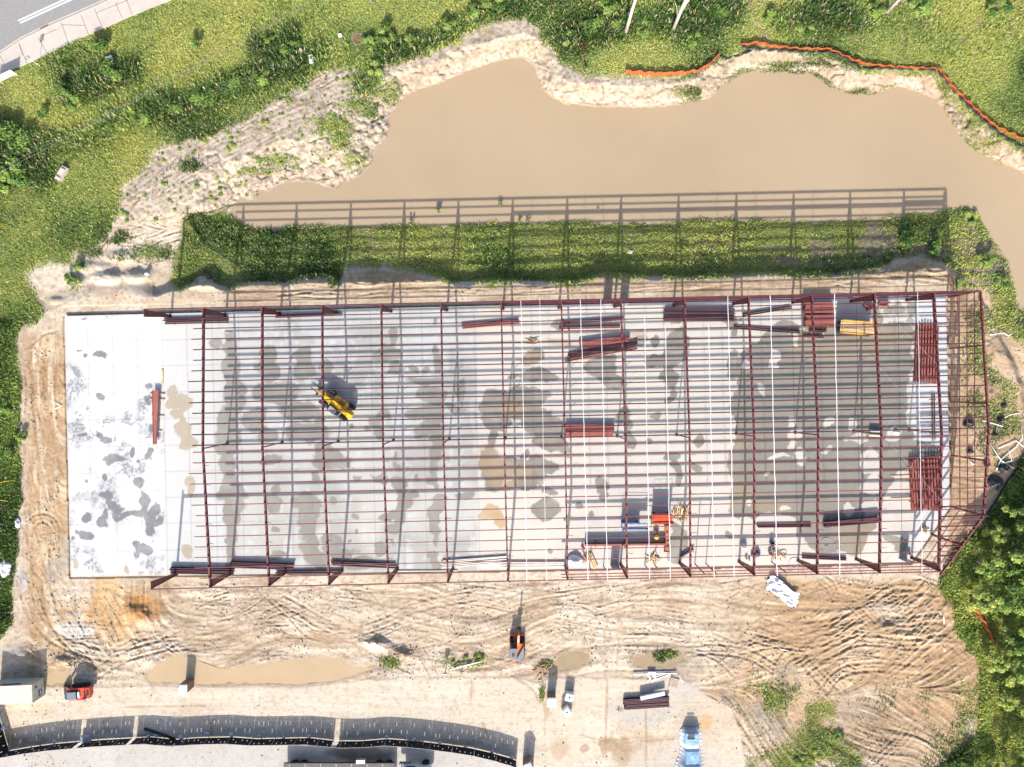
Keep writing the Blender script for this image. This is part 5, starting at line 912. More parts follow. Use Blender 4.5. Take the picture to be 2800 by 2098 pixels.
def coil(px, py, r, n, label, m):
    b = MB(); pts = []
    for k in range(n * 18): a = k * 2 * math.pi / 18; q = r * (1 + .08 * math.sin(k * .37)); pts.append((q * math.cos(a) + .06 * math.sin(k * .1), q * math.sin(a), .03 + .012 * k / 18))
    b.tube(pts, .022, 5); x, y = W(px, py); tag(b.build("cable_coil", m, None, (x, y, 0)), label, "cable coil")
m_cab = mat("grey_cable", (.34, .35, .38), .5)
coil(2141, 1512, .42, 5, "tight grey cable coil on the wet edge by the south wall", m_cab); coil(2258, 1483, .55, 3, "loose cable coil on the wet floor below the dark stack", m_cab); coil(2290, 1492, .5, 2, "thin cable loop right of the loose coil", m_cab); coil(2170, 1540, .7, 2, "wide faint cable loop on the white slab edge", m_cab)
def pallet(px, py, rz, label, z=0.0, m=None, s=1.0):
    b = MB()
    for k in range(7): b.box(-.52 + k * .173, 0, .13, .12, 1.0, .022)
    for k in (-.45, 0, .45): b.box(0, k, .06, 1.2, .09, .10)
    x, y = W(px, py); o = tag(b.build("pallet", m or m_wood, None, (x, y, z), rz), label, "pallet"); o.scale = (s, s, 1); return o
pallet(1843, 1870, 1.3, "grey weathered pallet on the sandy lot by the white pipes", -.26, mat("grey_wood", (.38, .31, .26), .9, 0, .3, 4), 1.15)
t = MB().box(0, 0, .35, 1.7, .5, .5, 0, .04); tag(t.build("sheet_bundle", m_galv, None, (*W(2392, 1180), 0), -.06), "pale parcel of sheets beside the twelfth rafter", "sheet bundle"); t = MB().box(0, 0, .09, 1.9, .25, .14); tag(t.build("timber_board", m_wood2, None, (*W(2394, 1192), 0), -.05), "pale thick board below the parcel by the twelfth rafter", "timber")
# yellow drum machine by the rusty beams
t = thing("plate_compactor", "small yellow engine with a grey frame beside the rusty end plate beams", "engine", (*W(1793, 1464), 0))
MB().box(0, .25, .25, .7, 1.0, .10, 0, .02).build("base_plate", mat("grey_steel", (.22, .22, .23), .5, .3), t); MB().lathe([(.30, .3), (.36, .5), (.34, .75), (.2, .88), (.02, .92)], (0, -.1, 0), 16).build("tank", mat("machine_yellow", (.62, .36, .015), .4, 0, .08, 2), t, smooth=True); MB().tube([(-.3, .3, .3), (-.3, .8, .8), (.3, .8, .8), (.3, .3, .3)], .03, 6).build("handle", MATS["grey_steel"], t); MB().box(0, .45, .42, .4, .3, .3, 0, .03).build("engine_block", MATS["grey_steel"], t)
# ------------------------------------------------------------------ machines and site furniture
m_yel = mat("machine_yellow", (.62, .36, .015), .4, 0, .08, 2); m_org = mat("machine_orange", (.60, .13, .03), .4, 0, .12, 2); m_redm = mat("machine_red", (.58, .075, .035), .4, 0, .1, 2); m_dark = mat("machine_dark", (.035, .037, .042), .5, 0, .2, 2); m_tyre = mat("tyre", (.022, .021, .021), .85, 0, .15, 4); m_gl = mat("cab_glass", (.02, .03, .04), .1, 0, .05, 1, 0, .6); m_gry = mat("grey_steel", (.22, .22, .23), .5, .3); m_blue = mat("machine_blue", (.10, .20, .36), .45, 0, .15, 2); m_roof = mat("cab_roof", (.13, .16, .19), .45, 0, .08, 2)
m_pale = mat("pale_paint", (.62, .62, .60), .5, 0, .06, 2)
def wheel(t, x, y, r, wd, hub=None):
    o = MB().lathe([(r * .55, -wd / 2), (r * .92, -wd / 2), (r, -wd * .3), (r, wd * .3), (r * .92, wd / 2), (r * .55, wd / 2)], n=22, axis='y').build("wheel", m_tyre, t, (x, y, r), smooth=False)
    MB().lathe([(.02, -wd * .42), (r * .5, -wd * .5), (r * .56, -wd * .3), (r * .56, wd * .3), (r * .5, wd * .5), (.02, wd * .42)], n=16, axis='y').build("hub", hub or m_pale, o)
# telehandler
t = thing("telehandler", "yellow telescopic handler parked on the slab under the third rafter", "telehandler", (*W(926, 1106), 0), math.radians(143))
MB().side([(-2.5, .55), (-2.6, 1.15), (-1.7, 1.35), (1.7, 1.2), (2.2, .9), (2.1, .55)], -.45, .45).build("chassis", m_yel, t)
for x in (-1.7, 1.55):
    for y in (-.98, .98): wheel(t, x, y, .62, .42, m_yel)
MB().box(-.35, -.72, 1.12, 2.2, .72, .85, 0, .12).build("engine_hood", m_yel, t)
o = MB().box(-.55, -.72, 1.56, .9, .6, .03).build("grille", m_dark, t)
for k in range(5): MB().box(-.9 + k * .17, -.72, 1.59, .05, .56, .03).build("slat", m_yel, o)
MB().side([(-1.0, .7), (-1.05, 1.5), (-.8, 2.3), (.35, 2.3), (.75, 1.4), (.8, .7)], .38, 1.1).build("cab", m_gl, t)
o = MB().box(-.22, .74, 2.33, 1.2, .74, .05).build("cab_roof", m_dark, t)
for k in range(7): MB().box(-.7 + k * .16, .74, 2.38, .045, .70, .04).build("guard_bar", m_pale, o)
MB().side([(-2.7, 1.75), (-2.75, 2.15), (-2.2, 2.35), (1.9, 1.75), (1.9, 1.4)], -.24, .24).build("boom", m_yel, t)
MB().bar((1.7, 0, 1.56), (3.0, 0, 1.15), .32, .34).build("boom_extension", m_yel, t); MB().box(-2.35, 0, 1.55, .85, .95, .7, 0, .15).build("counterweight", m_yel, t)
MB().box(-.3, -.3, 1.95, 1.6, .16, .2).build("boom_cylinder", m_yel, t); MB().box(3.05, 0, .85, .14, 1.3, .8).build("carriage", m_dark, t)
for y in (-.35, .35): MB().bar((3.1, y, .48), (4.3, y, .46), .13, .06).build("fork", m_dark, t)
for y in (-.98, .98): MB().side([(.9, 1.15), (1.0, 1.32), (2.1, 1.32), (2.2, 1.15)], y - .22, y + .22).build("mudguard", m_dark, t)
# scissor lifts
def scissor(name, label, px, py, rz, L_, Wd, H, body, rail, deck, ext=0.0, solid=False, wr=.2):
    t = thing(name, label, "scissor lift", (*W(px, py), 0), rz)
    MB().box(0, 0, wr + .30, L_, Wd * .92, .45, 0, .05).build("base", body, t)
    for x in (-L_ * .38, L_ * .38):
        for y in (-Wd * .42, Wd * .42): wheel(t, x, y, wr, .16 + wr * .3, m_gry)
    b = MB(); z0 = wr + .5; n = max(2, int((H - z0) / .16))
    for k in range(n):
        z = z0 + (H - z0 - .1) * k / n; z1 = z0 + (H - z0 - .1) * (k + 1) / n
        for y in (-Wd * .32, Wd * .32): b.bar((-L_ * .44, y, z), (L_ * .44, y, z1), .06, .09); b.bar((L_ * .44, y * .8, z), (-L_ * .44, y * .8, z1), .06, .09)
    b.build("scissor_arms", m_gry if not solid else body, t); MB().box(ext / 2, 0, H, L_ + ext, Wd, .07).build("platform", deck, t)
    if solid: MB().box(0, 0, (H + z0) / 2, L_ * .96, Wd * .84, H - z0 - .12, 0, .06).build("arm_cover", body, t)
    b = MB(); x0, x1 = -L_ / 2, L_ / 2 + ext; y0, y1 = -Wd / 2, Wd / 2
    for z in (H + .5, H + 1.05):
        b.tube([(x0, y0, z), (x1, y0, z), (x1, y1, z), (x0, y1, z), (x0, y0, z)], .024, 6)
    nx = max(3, int((x1 - x0) / .9))
    for k in range(nx + 1):
        for y in (y0, y1): x = x0 + (x1 - x0) * k / nx; b.tube([(x, y, H), (x, y, H + 1.05)], .022, 5)
    b.build("guard_rail", rail, t); MB().box(x1 - .2, y0 + .2, H + .85, .3, .25, .3, 0, .03).build("control_box", m_dark, t)
    for z in (0,):
        b = MB()
        for y in (y0, y1): b.box((x0 + x1) / 2, y, H + .1, x1 - x0, .03, .16)
        b.build("toe_board", rail, t)
    return t
scissor("scissor_lift", "small blue scissor lift with its deck slid out beside the ninth rafter", 1722, 1433, 0, 2.5, .82, 1.45, m_blue, m_blue, mat("deck_grey", (.42, .46, .50), .5, .2), .9, True)
scissor("scissor_lift", "orange red scissor lift in front of the spiky scrap board heap", 1806, 1412, 0, 2.55, 1.05, 1.9, m_org, m_org, m_redm, 0, True, .25)
scissor("platform_lift", "large yellow rough terrain platform lift with a plywood deck near the north east corner", 2330, 900, math.radians(-5), 4.7, 1.7, 1.7, m_dark, m_yel, mat("plywood_deck", (.46, .32, .17), .8, 0, .2, 2), 0, True, .42)
# excavator
ex, ey, ez = on(1414, 1768)
t = thing("excavator", "orange mini excavator on the bare dirt with its boom pointing at the frame", "excavator", (ex, ey, ez), math.radians(90))
for y in (-.78, .78):
    o = MB().side([(-1.45, .25), (-1.3, .62), (1.3, .62), (1.45, .25), (1.25, .02), (-1.25, .02)], y - .24, y + .24).build("track", m_tyre, t)
    for k in range(14): MB().box(-1.25 + k * .19, y, .635, .07, .46, .04).build("track_pad", m_dark, o)
MB().box(0, 0, .5, 1.6, 1.1, .4, 0, .05).build("undercarriage", m_dark, t); o = MB().box(1.75, 0, .35, .10, 1.95, .5, 0, .03).build("dozer_blade", m_org, t); MB().bar((.6, -.4, .4), (1.7, -.4, .35), .1, .12).build("blade_arm", m_org, t); MB().bar((.6, .4, .4), (1.7, .4, .35), .1, .12).build("blade_arm", m_org, t)
pts = [(-.55 + .95 * math.cos(math.radians(a)), .95 * math.sin(math.radians(a))) for a in range(90, 271, 18)] + [(.75, -.95), (.75, .95)]
MB().plate(pts, .72, 1.25).build("house", m_org, t); MB().plate([(x * .86 - .05, y * .84 - .14) for x, y in pts if y < .3], 1.25, 1.62).build("engine_cover", mat("cover_grey", (.15, .17, .19), .5), t)
MB().side([(-.75, 1.25), (-.75, 2.35), (.55, 2.35), (.85, 1.3), (.85, 1.25)], .05, .9).build("cab", m_gl, t); o = MB().box(-.12, .47, 2.40, 1.4, .95, .10, 0, .04).build("cab_roof", m_roof, t); MB().side([(-.5, 2.45), (.0, 2.45), (.0, 2.47), (-.5, 2.47)], .3, .65).build("roof_rib", m_dark, o)
b = MB().bar((.7, -.18, 1.25), (1.6, -.2, 2.7), .30, .36, w1=.26, h1=.42); b.bar((1.6, -.2, 2.7), (2.6, -.25, 3.2), .26, .42, w1=.22, h1=.26); b.build("boom", m_org, t, (0, 0, 0))
MB().tube([(.9, -.18, 1.2), (1.75, -.2, 2.35)], .06, 8).build("cylinder", m_gry, t); MB().bar((2.55, -.25, 3.3), (2.75, -.25, 1.6), .2, .26, (1, 0, 0), .16, .18).build("stick", m_org, t); MB().side([(2.5, 1.7), (2.4, 1.2), (2.75, .95), (3.1, 1.15), (2.95, 1.6)], -.55, .05).build("bucket", m_dark, t); MB().tube([(2.1, -.24, 3.3), (2.7, -.24, 2.9)], .05, 8).build("cylinder", m_gry, t)
# track loader
lx, ly, lz = on(226, 1886)
t = thing("track_loader", "red compact track loader with a grey cab roof on the sandy lot", "track loader", (lx, ly, lz), math.radians(186))
for y in (-.78, .78): MB().side([(-1.35, .3), (-1.15, .75), (.95, .72), (1.25, .3), (1.05, .02), (-1.1, .02)], y - .2, y + .2).build("track", m_tyre, t)
MB().box(-.25, 0, .85, 2.3, 1.15, .9, 0, .08).build("body", m_redm, t); o = MB().side([(-1.75, .7), (-1.75, 1.35), (-1.0, 1.72), (-.45, 1.75), (-.45, .7)], -.62, .62).build("engine_hood", m_redm, t)
for y in (-.28, .0, .28):
    for x in (-1.52, -1.2): MB().box(x, y, 1.49 + (x + 1.52) * .45, .24, .2, .06).build("vent", m_dark, o)
MB().side([(-.45, 1.2), (-.42, 2.0), (.85, 2.0), (1.0, 1.2), (1.0, .8), (-.45, .8)], -.48, .48).build("cab", m_gl, t); MB().box(.28, 0, 2.04, 1.25, 1.02, .10, 0, .04).build("cab_roof", m_roof, t)
for y in (-.72, .72):
    MB().bar((-1.35, y, 1.75), (1.0, y, 1.35), .16, .24).build("lift_arm", m_redm, t); MB().bar((1.0, y, 1.35), (1.7, y, .6), .16, .22).build("lift_arm", m_redm, t)
MB().side([(1.65, .1), (1.6, .75), (1.9, .75), (2.5, .12), (2.5, .04)], -.9, .9).build("bucket", m_dark, t); MB().box(-.62, 0, 1.9, .25, .8, .2, 0, .03).build("air_box", m_pale, t)
# shipping container
m_cont = mat("container_cream", (.52, .48, .40), .55, 0, .12, 1.5); cx, cy = W(59, 1881.5)
t = thing("shipping_container", "cream corrugated shipping container at the left edge of the sandy lot", "container", (cx, cy, -.26), math.radians(2.7))
b = MB(); Lc, Wc, Hc = 6.06, 2.40, 2.55; n = 44
for k in range(n):
    x0 = -Lc / 2 + .08 + (Lc - .16) * k / n; x1 = x0 + (Lc - .16) / n * .5
    for y in (-Wc / 2, Wc / 2): b.box((x0 + x1) / 2, y * .985, Hc / 2, x1 - x0, .06, Hc - .3)
b.box(0, 0, Hc / 2, Lc - .14, Wc - .10, Hc - .14); b.build("wall", m_cont, t)
b = MB()
for x in (-1, 1):
    for y in (-1, 1): b.box(x * (Lc / 2 - .06), y * (Wc / 2 - .06), Hc / 2, .12, .12, Hc)
for y in (-1, 1): b.box(0, y * (Wc / 2 - .05), .08, Lc - .25, .1, .16); b.box(0, y * (Wc / 2 - .05), Hc - .06, Lc - .25, .1, .12)
b.build("frame", m_cont, t)
b = MB(); b.box(0, 0, Hc - .04, Lc - .2, Wc - .18, .04)
for k in range(30): b.box(-Lc / 2 + .25 + k * (Lc - .5) / 29, 0, Hc - .005, .09, Wc - .3, .045)
b.build("roof", m_cont, t)
m_bl = mat("sign_blue", (.035, .05, .16), .5); o = MB().box(-.2, Wc / 2 + .012, 1.95, 2.6, .02, .45).build("sign_plate", m_bl, t); 
o = MB().box(Lc / 2 + .012, -.45, .95, .02, .8, .55).build("sign_plate", m_bl, t); MB().box(Lc / 2 + .028, -.45, .95, .01, .6, .16).build("sign_stripe", m_pale, o)
b = MB()
for y in (-.5, .1, .35, .9): b.tube([(Lc / 2 + .02, y, .2), (Lc / 2 + .02, y, 2.4)], .02, 5)
b.build("locking_bar", m_cont, t); MB().box(Lc / 2 + .02, .62, 1.75, .02, .26, .3).build("lock_box", m_dark, t)
# portable toilets
m_brn = mat("toilet_brown", (.20, .125, .085), .6, 0, .12, 2); m_tw = mat("toilet_roof", (.66, .68, .72), .5, 0, .05, 2)
def toilet(px, py, rz, label, brown=True):
    x, y, z = on(px, py); t = thing("portable_toilet", label, "portable toilet", (x, y, z), rz, "portable toilets")
    MB().box(0, 0, 1.0, 1.12, 1.12, 2.0, 0, .03).build("cabin", m_brn, t)
    o = MB().box(0, -.575, 1.0, .75, .04, 1.8, 0, .02).build("door", m_brn, t); MB().box(.3, -.61, 1.05, .05, .04, .14).build("handle", m_dark, o)
    b = MB()
    pr = [(-.6, 2.0), (-.6, 2.08)] + [(-.6 + 1.2 * k / 10, 2.08 + .16 * math.sin(math.pi * k / 10)) for k in range(1, 10)] + [(.6, 2.08), (.6, 2.0)]
    b.side(pr, -.6, .6); o = b.build("roof", m_tw, t)
    for y2 in (-.38, -.1, .18, .42):
        MB().side([(q[0], q[1] + .015) for q in pr[1:-1]] + [(q[0], q[1] + .045) for q in pr[-2:0:-1]], y2, y2 + .07).build("roof_rib", m_tw, o)
    MB().tube([(-.5, .45, 2.0), (-.5, .45, 2.45)], .05, 8).build("vent_pipe", m_dark, t); return t
toilet(519, 1868, 0, "brown portable toilet standing alone at the long puddle")
toilet(1507, 1903, 0, "brown portable toilet beside the two white tanks")
toilet(1444, 2079, math.radians(25), "brown portable toilet turned askew at the bottom edge by the fence end")
# water tanks
def tank(px, py, rz, label):
    x, y, z = on(px, py); t = thing("white_tank", label, "water tank", (x, y, z), rz, "white tanks on the lot")
    b = MB()
    for k in range(5): b.box(0, -.48 + k * .24, .12, 1.1, .1, .03)
    for k in (-.45, 0, .45): b.box(k, 0, .055, .1, 1.05, .10)
    b.build("pallet", m_wood, t)
    b = MB().box(0, 0, .70, 1.08, 1.0, 1.10, 0, .10); o = b.build("tank", m_pvc, t); MB().lathe([(.14, 1.25), (.14, 1.30), (.02, 1.31)], (0, 0, 0), 12).build("lid", m_dark, o)
    b = MB()
    for z2 in (.3, .6, .9, 1.2): b.tube([(-.56, -.52, z2), (.56, -.52, z2), (.56, .52, z2), (-.56, .52, z2), (-.56, -.52, z2)], .016, 5)
    for k in range(7):
        for s in (-1, 1): b.tube([(-.5 + k / 6., s * .52, .15), (-.5 + k / 6., s * .52, 1.22)], .014, 5); b.tube([(s * .56, -.5 + k / 6., .15), (s * .56, -.5 + k / 6., 1.22)], .014, 5)
    b.build("cage", m_gry if False else m_pale, t)
tank(1556, 1898, math.radians(-12), "upper white tank on a pallet right of the brown toilet"); tank(1549, 1938, math.radians(-50), "lower white tank standing turned like a diamond on the sandy lot")
# tarp covered stack
q = np.random.default_rng(14); nu, nv = 60, 90; u = np.linspace(-1, 1, nu); v = np.linspace(0, 1, nv); Ux, Vy = np.meshgrid(u, v)
N1 = fbm((nv, nu), 9, q, 3); wl = np.interp(v, [0, .08, .3, .40, .62, .8, 1], [.75, 1.05, 1.1, .95, 1.15, 1.5, 1.6]); wrr = np.interp(v, [0, .08, .3, .45, .7, 1], [.8, 1.05, 1.1, 1.1, 1.25, 1.5])
Xt = np.where(Ux < 0, Ux * wl[:, None], Ux * wrr[:, None]) * 1.35; Yt = -Vy * 6.4
top = np.interp(v, [0, .03, .06, .36, .39, .42, .70, .73, 1], [.1, .9, 1.15, 1.2, 1.0, 1.35, 1.55, 1.75, 1.8])[:, None]
edge = sstep(1.0, .52, np.abs(Ux) + .12 * (N1 - .5)); Zt = top * edge + (N1 - .5) * .16 + .05 + (1 - edge) * .12 * np.abs(np.sin(Vy * 40))
ct = np.empty((nv, nu, 3), np.float32); ct[:] = (.66, .67, .70); bm_ = sstep(.78, .60, np.abs(Ux + .06) + .25 * (N1 - .5)) * sstep(.74, .70, Vy) * (1 - sstep(.31, .34, Vy + .06 * np.abs(Ux)) * sstep(.41, .385, Vy)); ct = ct * (1 - bm_[..., None]) + bm_[..., None] * np.array((.20, .33, .46)) 
i_ = np.arange(nu * nv).reshape(nv, nu); f = np.stack([i_[1:, :-1], i_[1:, 1:], i_[:-1, 1:], i_[:-1, :-1]], -1).reshape(-1, 4)
t = thing("covered_stack", "stack of goods under a blue and white tarp at the bottom edge of the lot", "tarp stack", (*W(1888, 1990), -.26))
link("tarp", mesh_np("tarp", np.stack([Xt, Yt, np.maximum(Zt, .02)], -1).reshape(-1, 3), f, mat("tarp", (1, 1, 1), .32, 0, .08, 1.5, .1, .5, attr=True), ct.reshape(-1, 3).astype(np.float32), True), t)
t = MB()
for k in range(6): t.box(-.38 + k * .15, 0, 0, .09, 1.1, .05)
t.box(0, .45, -.05, 1.0, .1, .06); t.box(0, -.45, -.05, 1.0, .1, .06)
tag(t.build("pallet", m_dark, None, (*W(1886, 2002), 1.06), math.radians(-2)), "dark slatted pallet lying on top of the blue tarp", "pallet"); lay(1868, 1989, 1916, 1993, "lum", .0, "timber_board", "dark board sticking out behind the blue tarp stack", None, "timber")
# flatbed truck at the lower edge
t = thing("flatbed_truck", "white cabbed flatbed truck with a trailer parked at the bottom edge outside the fence", "truck", (*W(970, 2103), -.26))
m_bed = mat("trailer_bed", (.085, .075, .07), .7, 0, .3, 1.5)
b = MB().box(-1.9, 0, 1.15, 15.0, 2.5, .12); b.box(-1.9, 1.2, 1.0, 15.0, .08, .3); b.box(-1.9, -1.2, 1.0, 15.0, .08, .3); b.build("bed", m_bed, t)
b = MB()
for k in range(7): b.bar((-8.6 + k * 2.1, -1.2, 1.22), (-8.6 + k * 2.1, 1.22, 1.22), .1, .04)
b.build("bed_rail", m_gry, t); MB().box(-1.9, 0, .85, 14.6, .9, .4).build("chassis", m_dark, t)
for x in (-8.1, -6.9, 3.4, 4.7, 9.75):
    for y in (-1.02, 1.02): wheel(t, x, y, .52, .34, m_pale)
MB().box(7.9, 0, 1.75, 2.2, 2.3, 2.1, 0, .2).build("cab", m_pale, t); MB().box(9.7, 0, 1.15, 1.9, 1.9, .95, 0, .25).build("bonnet", m_pale, t); MB().box(9.0, 0, 2.15, .08, 2.0, .8).build("windscreen", m_gl, t); MB().box(7.9, 1.17, 2.1, 1.2, .04, .7).build("side_window", m_gl, t); MB().box(7.0, 1.05, .95, 1.6, .5, .6, 0, .1).build("fuel_tank", m_gry, t); MB().tube([(6.6, .9, .9), (6.6, .9, 3.2)], .08, 8).build("exhaust_stack", m_gry, t)
MB().box(1.0, 1.45, 1.0, 1.2, .5, .5, 0, .03).build("tool_box", m_pale, t)
# screen fence of the lot
t = thing("screen_fence", "black screened site fence with wind slits curving along the lower edge of the lot", "fence", (*W(600, 2020), -.26)); ox, oy = W(600, 2020)
Q = [W(*p) for p in FENCE]; Q = [(x - ox, y - oy) for x, y in Q]
dsts = [0]; 
for a, b_ in zip(Q[:-1], Q[1:]): dsts.append(dsts[-1] + math.dist(a, b_))
def fp(s):
    k = max(0, min(len(Q) - 2, int(np.searchsorted(dsts, s)) - 1)); f = (s - dsts[k]) / (dsts[k + 1] - dsts[k]); return (Q[k][0] * (1 - f) + Q[k + 1][0] * f, Q[k][1] * (1 - f) + Q[k + 1][1] * f)
m_scr = mat("black_screen", (.012, .012, .016), .75, 0, .15, 2); m_fp = mat("fence_pipe", (.30, .30, .30), .4, .4)
HF = 1.95; s = 0.0; fr_ = random.Random(2); TOT = dsts[-1]; GAPS = []
for pxg in (222, 366, 634, 764, 918): GAPS.append(min(np.arange(0, TOT, .25), key=lambda q: abs(fp(q)[0] + ox - W(pxg, 0)[0])))
while s < TOT - .3:
    e = min(s + 3.05, TOT); b = MB(); u0 = s + .04
    gap = [g_ for g_ in GAPS if s <= g_ < e]
    cuts = [s + .04]; k = s + .55
    while k < e - .3: cuts += [k, k + .07]; k += .62 + fr_.uniform(-.12, .2)
    cuts.append(e - .04); zs = [.06, .52, .86, 1.18, 1.52, HF]
    for i in range(len(cuts) - 1):
        if gap and cuts[i] <= gap[0] < cuts[i + 1] and i % 2 == 0 and 0 < i < len(cuts) - 2:
            if b.f: b.build("screen", m_scr, t); b = MB()
            continue
        x0, y0 = fp(cuts[i]); x1, y1 = fp(cuts[i + 1]); hole = i % 2 == 1; ph = fr_.random() < .5
        for j in range(5):
            if hole and j == (1 if ph else 3): continue
            b.add([(x0, y0, zs[j]), (x1, y1, zs[j]), (x1, y1, zs[j + 1]), (x0, y0, zs[j + 1])], [[0, 1, 2, 3]])
    if b.f: b.build("screen", m_scr, t)
    x0, y0 = fp(s + .02); x1, y1 = fp(e - .02); MB().tube([(x0, y0, 0), (x0, y0, HF), (x1, y1, HF), (x1, y1, 0)], .025, 6).build("panel_frame", m_fp, t); s = e
b0 = crumple(0, 0, .34, .26, .34, mat("sandbag", (.44, .46, .50), .8, 0, .12, 4), "sandbag", "x", "sandbag", n=14, seed=31); bagme = b0.data; bpy.data.objects.remove(b0)
for px, py in [(10,1990),(20,2052),(150,2027),(222,2031),(408,2012),(429,2009),(496,2016),(566,2005),(634,2009),(708,2013),(776,2016),(846,2013),(1058,2014),(1132,2022),(1203,2030),(1272,2042),(1345,2054),(1400,2070)]:
    x, y, z = on(px, py, .0); o = link("sandbag", bagme, None, (x, y, z), br.uniform(0, 3)); o.scale = (br.uniform(.85, 1.25), br.uniform(.85, 1.25), 1); tag(o, "pale sandbag weighing down the foot of the black screened fence", "sandbag", "sandbags along the fence")
b = MB()
for i in range(6):
    for j in range(6):
        for k in (0,):
            x0, y0 = -.62 + i * .21, -.55 + j * .19; b.box(x0, y0, .35 + .0 * k, .20, .18, .02); 
m_blk3 = mat("concrete_block", (.36, .37, .39), .9, 0, .12, 5, .2)
b = MB(); 
for i in range(5):
    for j in range(6):
        cx2, cy2 = -.42 + i * .21, -.5 + j * .2
        for dx, dy, sx, sy in ((-.08, 0, .04, .19), (.08, 0, .04, .19), (0, -.08, .12, .03), (0, .08, .12, .03)): b.box(cx2 + dx, cy2 + dy, .55, sx, sy, .2)
b.box(0, 0, .25, 1.15, 1.3, .5); x, y, z = on(238, 2021); tag(b.build("block_stack", m_blk3, None, (x, y, z), .05), "square stack of hollow concrete blocks against the screened fence", "concrete blocks")
# small sign, stand, frame by the weeds
x, y, z = on(1220, 1829); t = thing("site_sign", "small white sign board on a single post left of the green weeds", "sign", (x, y, z)); MB().box(0, .0, .9, .08, .08, 1.8).build("post", m_wood3, t); MB().box(0, -.06, 1.55, .66, .04, .62).build("sign_board", m_pvc, t)
x, y, z = on(1264, 1828); b = MB().tube([(0, 0, 0), (0, 0, 1.0)], .05, 7)
for k in range(5): a = k * 1.2566; b.bar((0, 0, .95), (.32 * math.cos(a), .32 * math.sin(a), 1.15), .09, .03)
tag(b.build("splayed_post", m_dark, None, (x, y, z)), "dark post with splayed top standing below the green weeds", "post")
x, y, z = on(1372, 1795); b = MB().tube([(.35, 1.3, .05), (.42, .2, .05), (-.2, -.9, .05), (-.32, -.35, .05), (.35, 1.3, .05)], .035, 6); b.tube([(-.05, .35, .05), (.1, -.4, .05)], .03, 6); tag(b.build("metal_frame", m_gry, None, (x, y, z)), "bent metal frame lying left of the orange excavator", "metal frame")
# roadside: sign board, pole, manhole, boxes
t = thing("sign_board", "white sign board on two short posts at the left edge by the pavement", "sign", (*G(33, 217, -.75)[:2], -.75), math.radians(25.5))
MB().box(-.35, -.02, 1.25, 3.0, .06, 1.15).build("panel", m_pvc, t)
for x in (-1.4, 1.0): MB().box(x, .06, .9, .09, .09, 1.8).build("post", m_wood2, t)
t = thing("sign_post", "thin sign pole leaning out over the pavement right of the white board", "sign pole", G(110, 181, -.7)); MB().tube([(0, 0, 0), (0, 0, 2.9)], .035, 7).build("pole", m_pale, t); MB().box(0, 0, 2.6, .62, .03, .62, math.radians(35)).build("sign_plate", m_gry, t)
t = thing("manhole", "round rusty manhole cover in a concrete ring in the grass", "manhole", on(979, 108, .05)); MB().lathe([(.88, -.3), (.88, .06), (.62, .10), (.62, -.1)], n=28).build("ring", m_conc, t); o = MB().lathe([(.70, .06), (.70, .14), (.60, .14), (.58, .11), (.30, .11), (.28, .15), (.02, .15)], n=28).build("cover", mat("rusty_iron", (.17, .085, .06), .8, 0, .25, 5, .3), t)
t = thing("utility_box", "small pale metal utility cabinet in the grass below the manhole", "utility box", on(855, 168), math.radians(8)); MB().box(0, 0, .35, .55, 1.15, .7, 0, .03).build("cabinet", mat("cabinet_blue_grey", (.42, .47, .54), .45, .1), t); MB().box(0, 0, .72, .6, 1.2, .04).build("lid", m_pale, t); MB().box(0, .1, .76, .3, .35, .05).build("hatch", m_gry, t)
t = thing("concrete_box", "long pale concrete drainage box with two lifting bars at the left", "drainage box", on(174, 477, .0), math.radians(60)); MB().box(0, 0, .35, 2.1, .72, .75, 0, .03).build("body", m_conc, t)
for x in (-.62, .68): MB().box(x, 0, .78, .14, .74, .14).build("lifting_bar", m_gry, t)
t = MB().box(0, 0, .35, .8, .9, .7, .3, .08); t.box(0, 0, .72, .9, 1.0, .05, .3); tag(t.build("utility_box", m_pvc, None, on(306, 170), 0), "white block standing among the dark bushes on the road bank", "utility box")
t = MB().box(0, 0, .15, .5, .45, .3, .3, .06); tag(t.build("marker_stone", m_pvc, None, on(931, 99, .1)), "small white stone left of the manhole", "stone"); t = MB().lathe([(.16, 0), (.16, .9), (.02, .95)], n=10); tag(t.build("marker_post", m_gry, None, on(1016, 6)), "short grey post at the top edge above the manhole", "post")
t = MB()
for k in range(6): t.box(-.45 + k * .18, 0, 0, .12, .28, .05)
t.box(0, 0, -.02, 1.15, .34, .04); x, y, _ = G(121, 75, -.66); tag(t.build("storm_drain", MATS["rusty_iron"], None, (x, y, -.66), math.radians(27)), "rusty storm drain grate set in the kerb", "drain")
# overhead wires between poles that stand outside the picture
for (a, b_, lb, r) in [((-120,520),(900,-28),"thin upper overhead wire crossing the grass","x"),((-120,532),(905,-30),"lower thicker overhead wire crossing the grass","y")]:
    p0 = np.array(G(*a, 8.5)); p1 = np.array(G(*b_, 8.5)); pts = [p0 + (p1 - p0) * k / 16 - np.array((0, 0, .9 * (1 - (2 * k / 16 - 1) ** 2))) for k in range(17)]
    tag(MB().tube([tuple(p) for p in pts], .014 if r == "x" else .02, 5).build("overhead_wire", mat("wire", (.10, .10, .10), .6), None), lb, "wire")
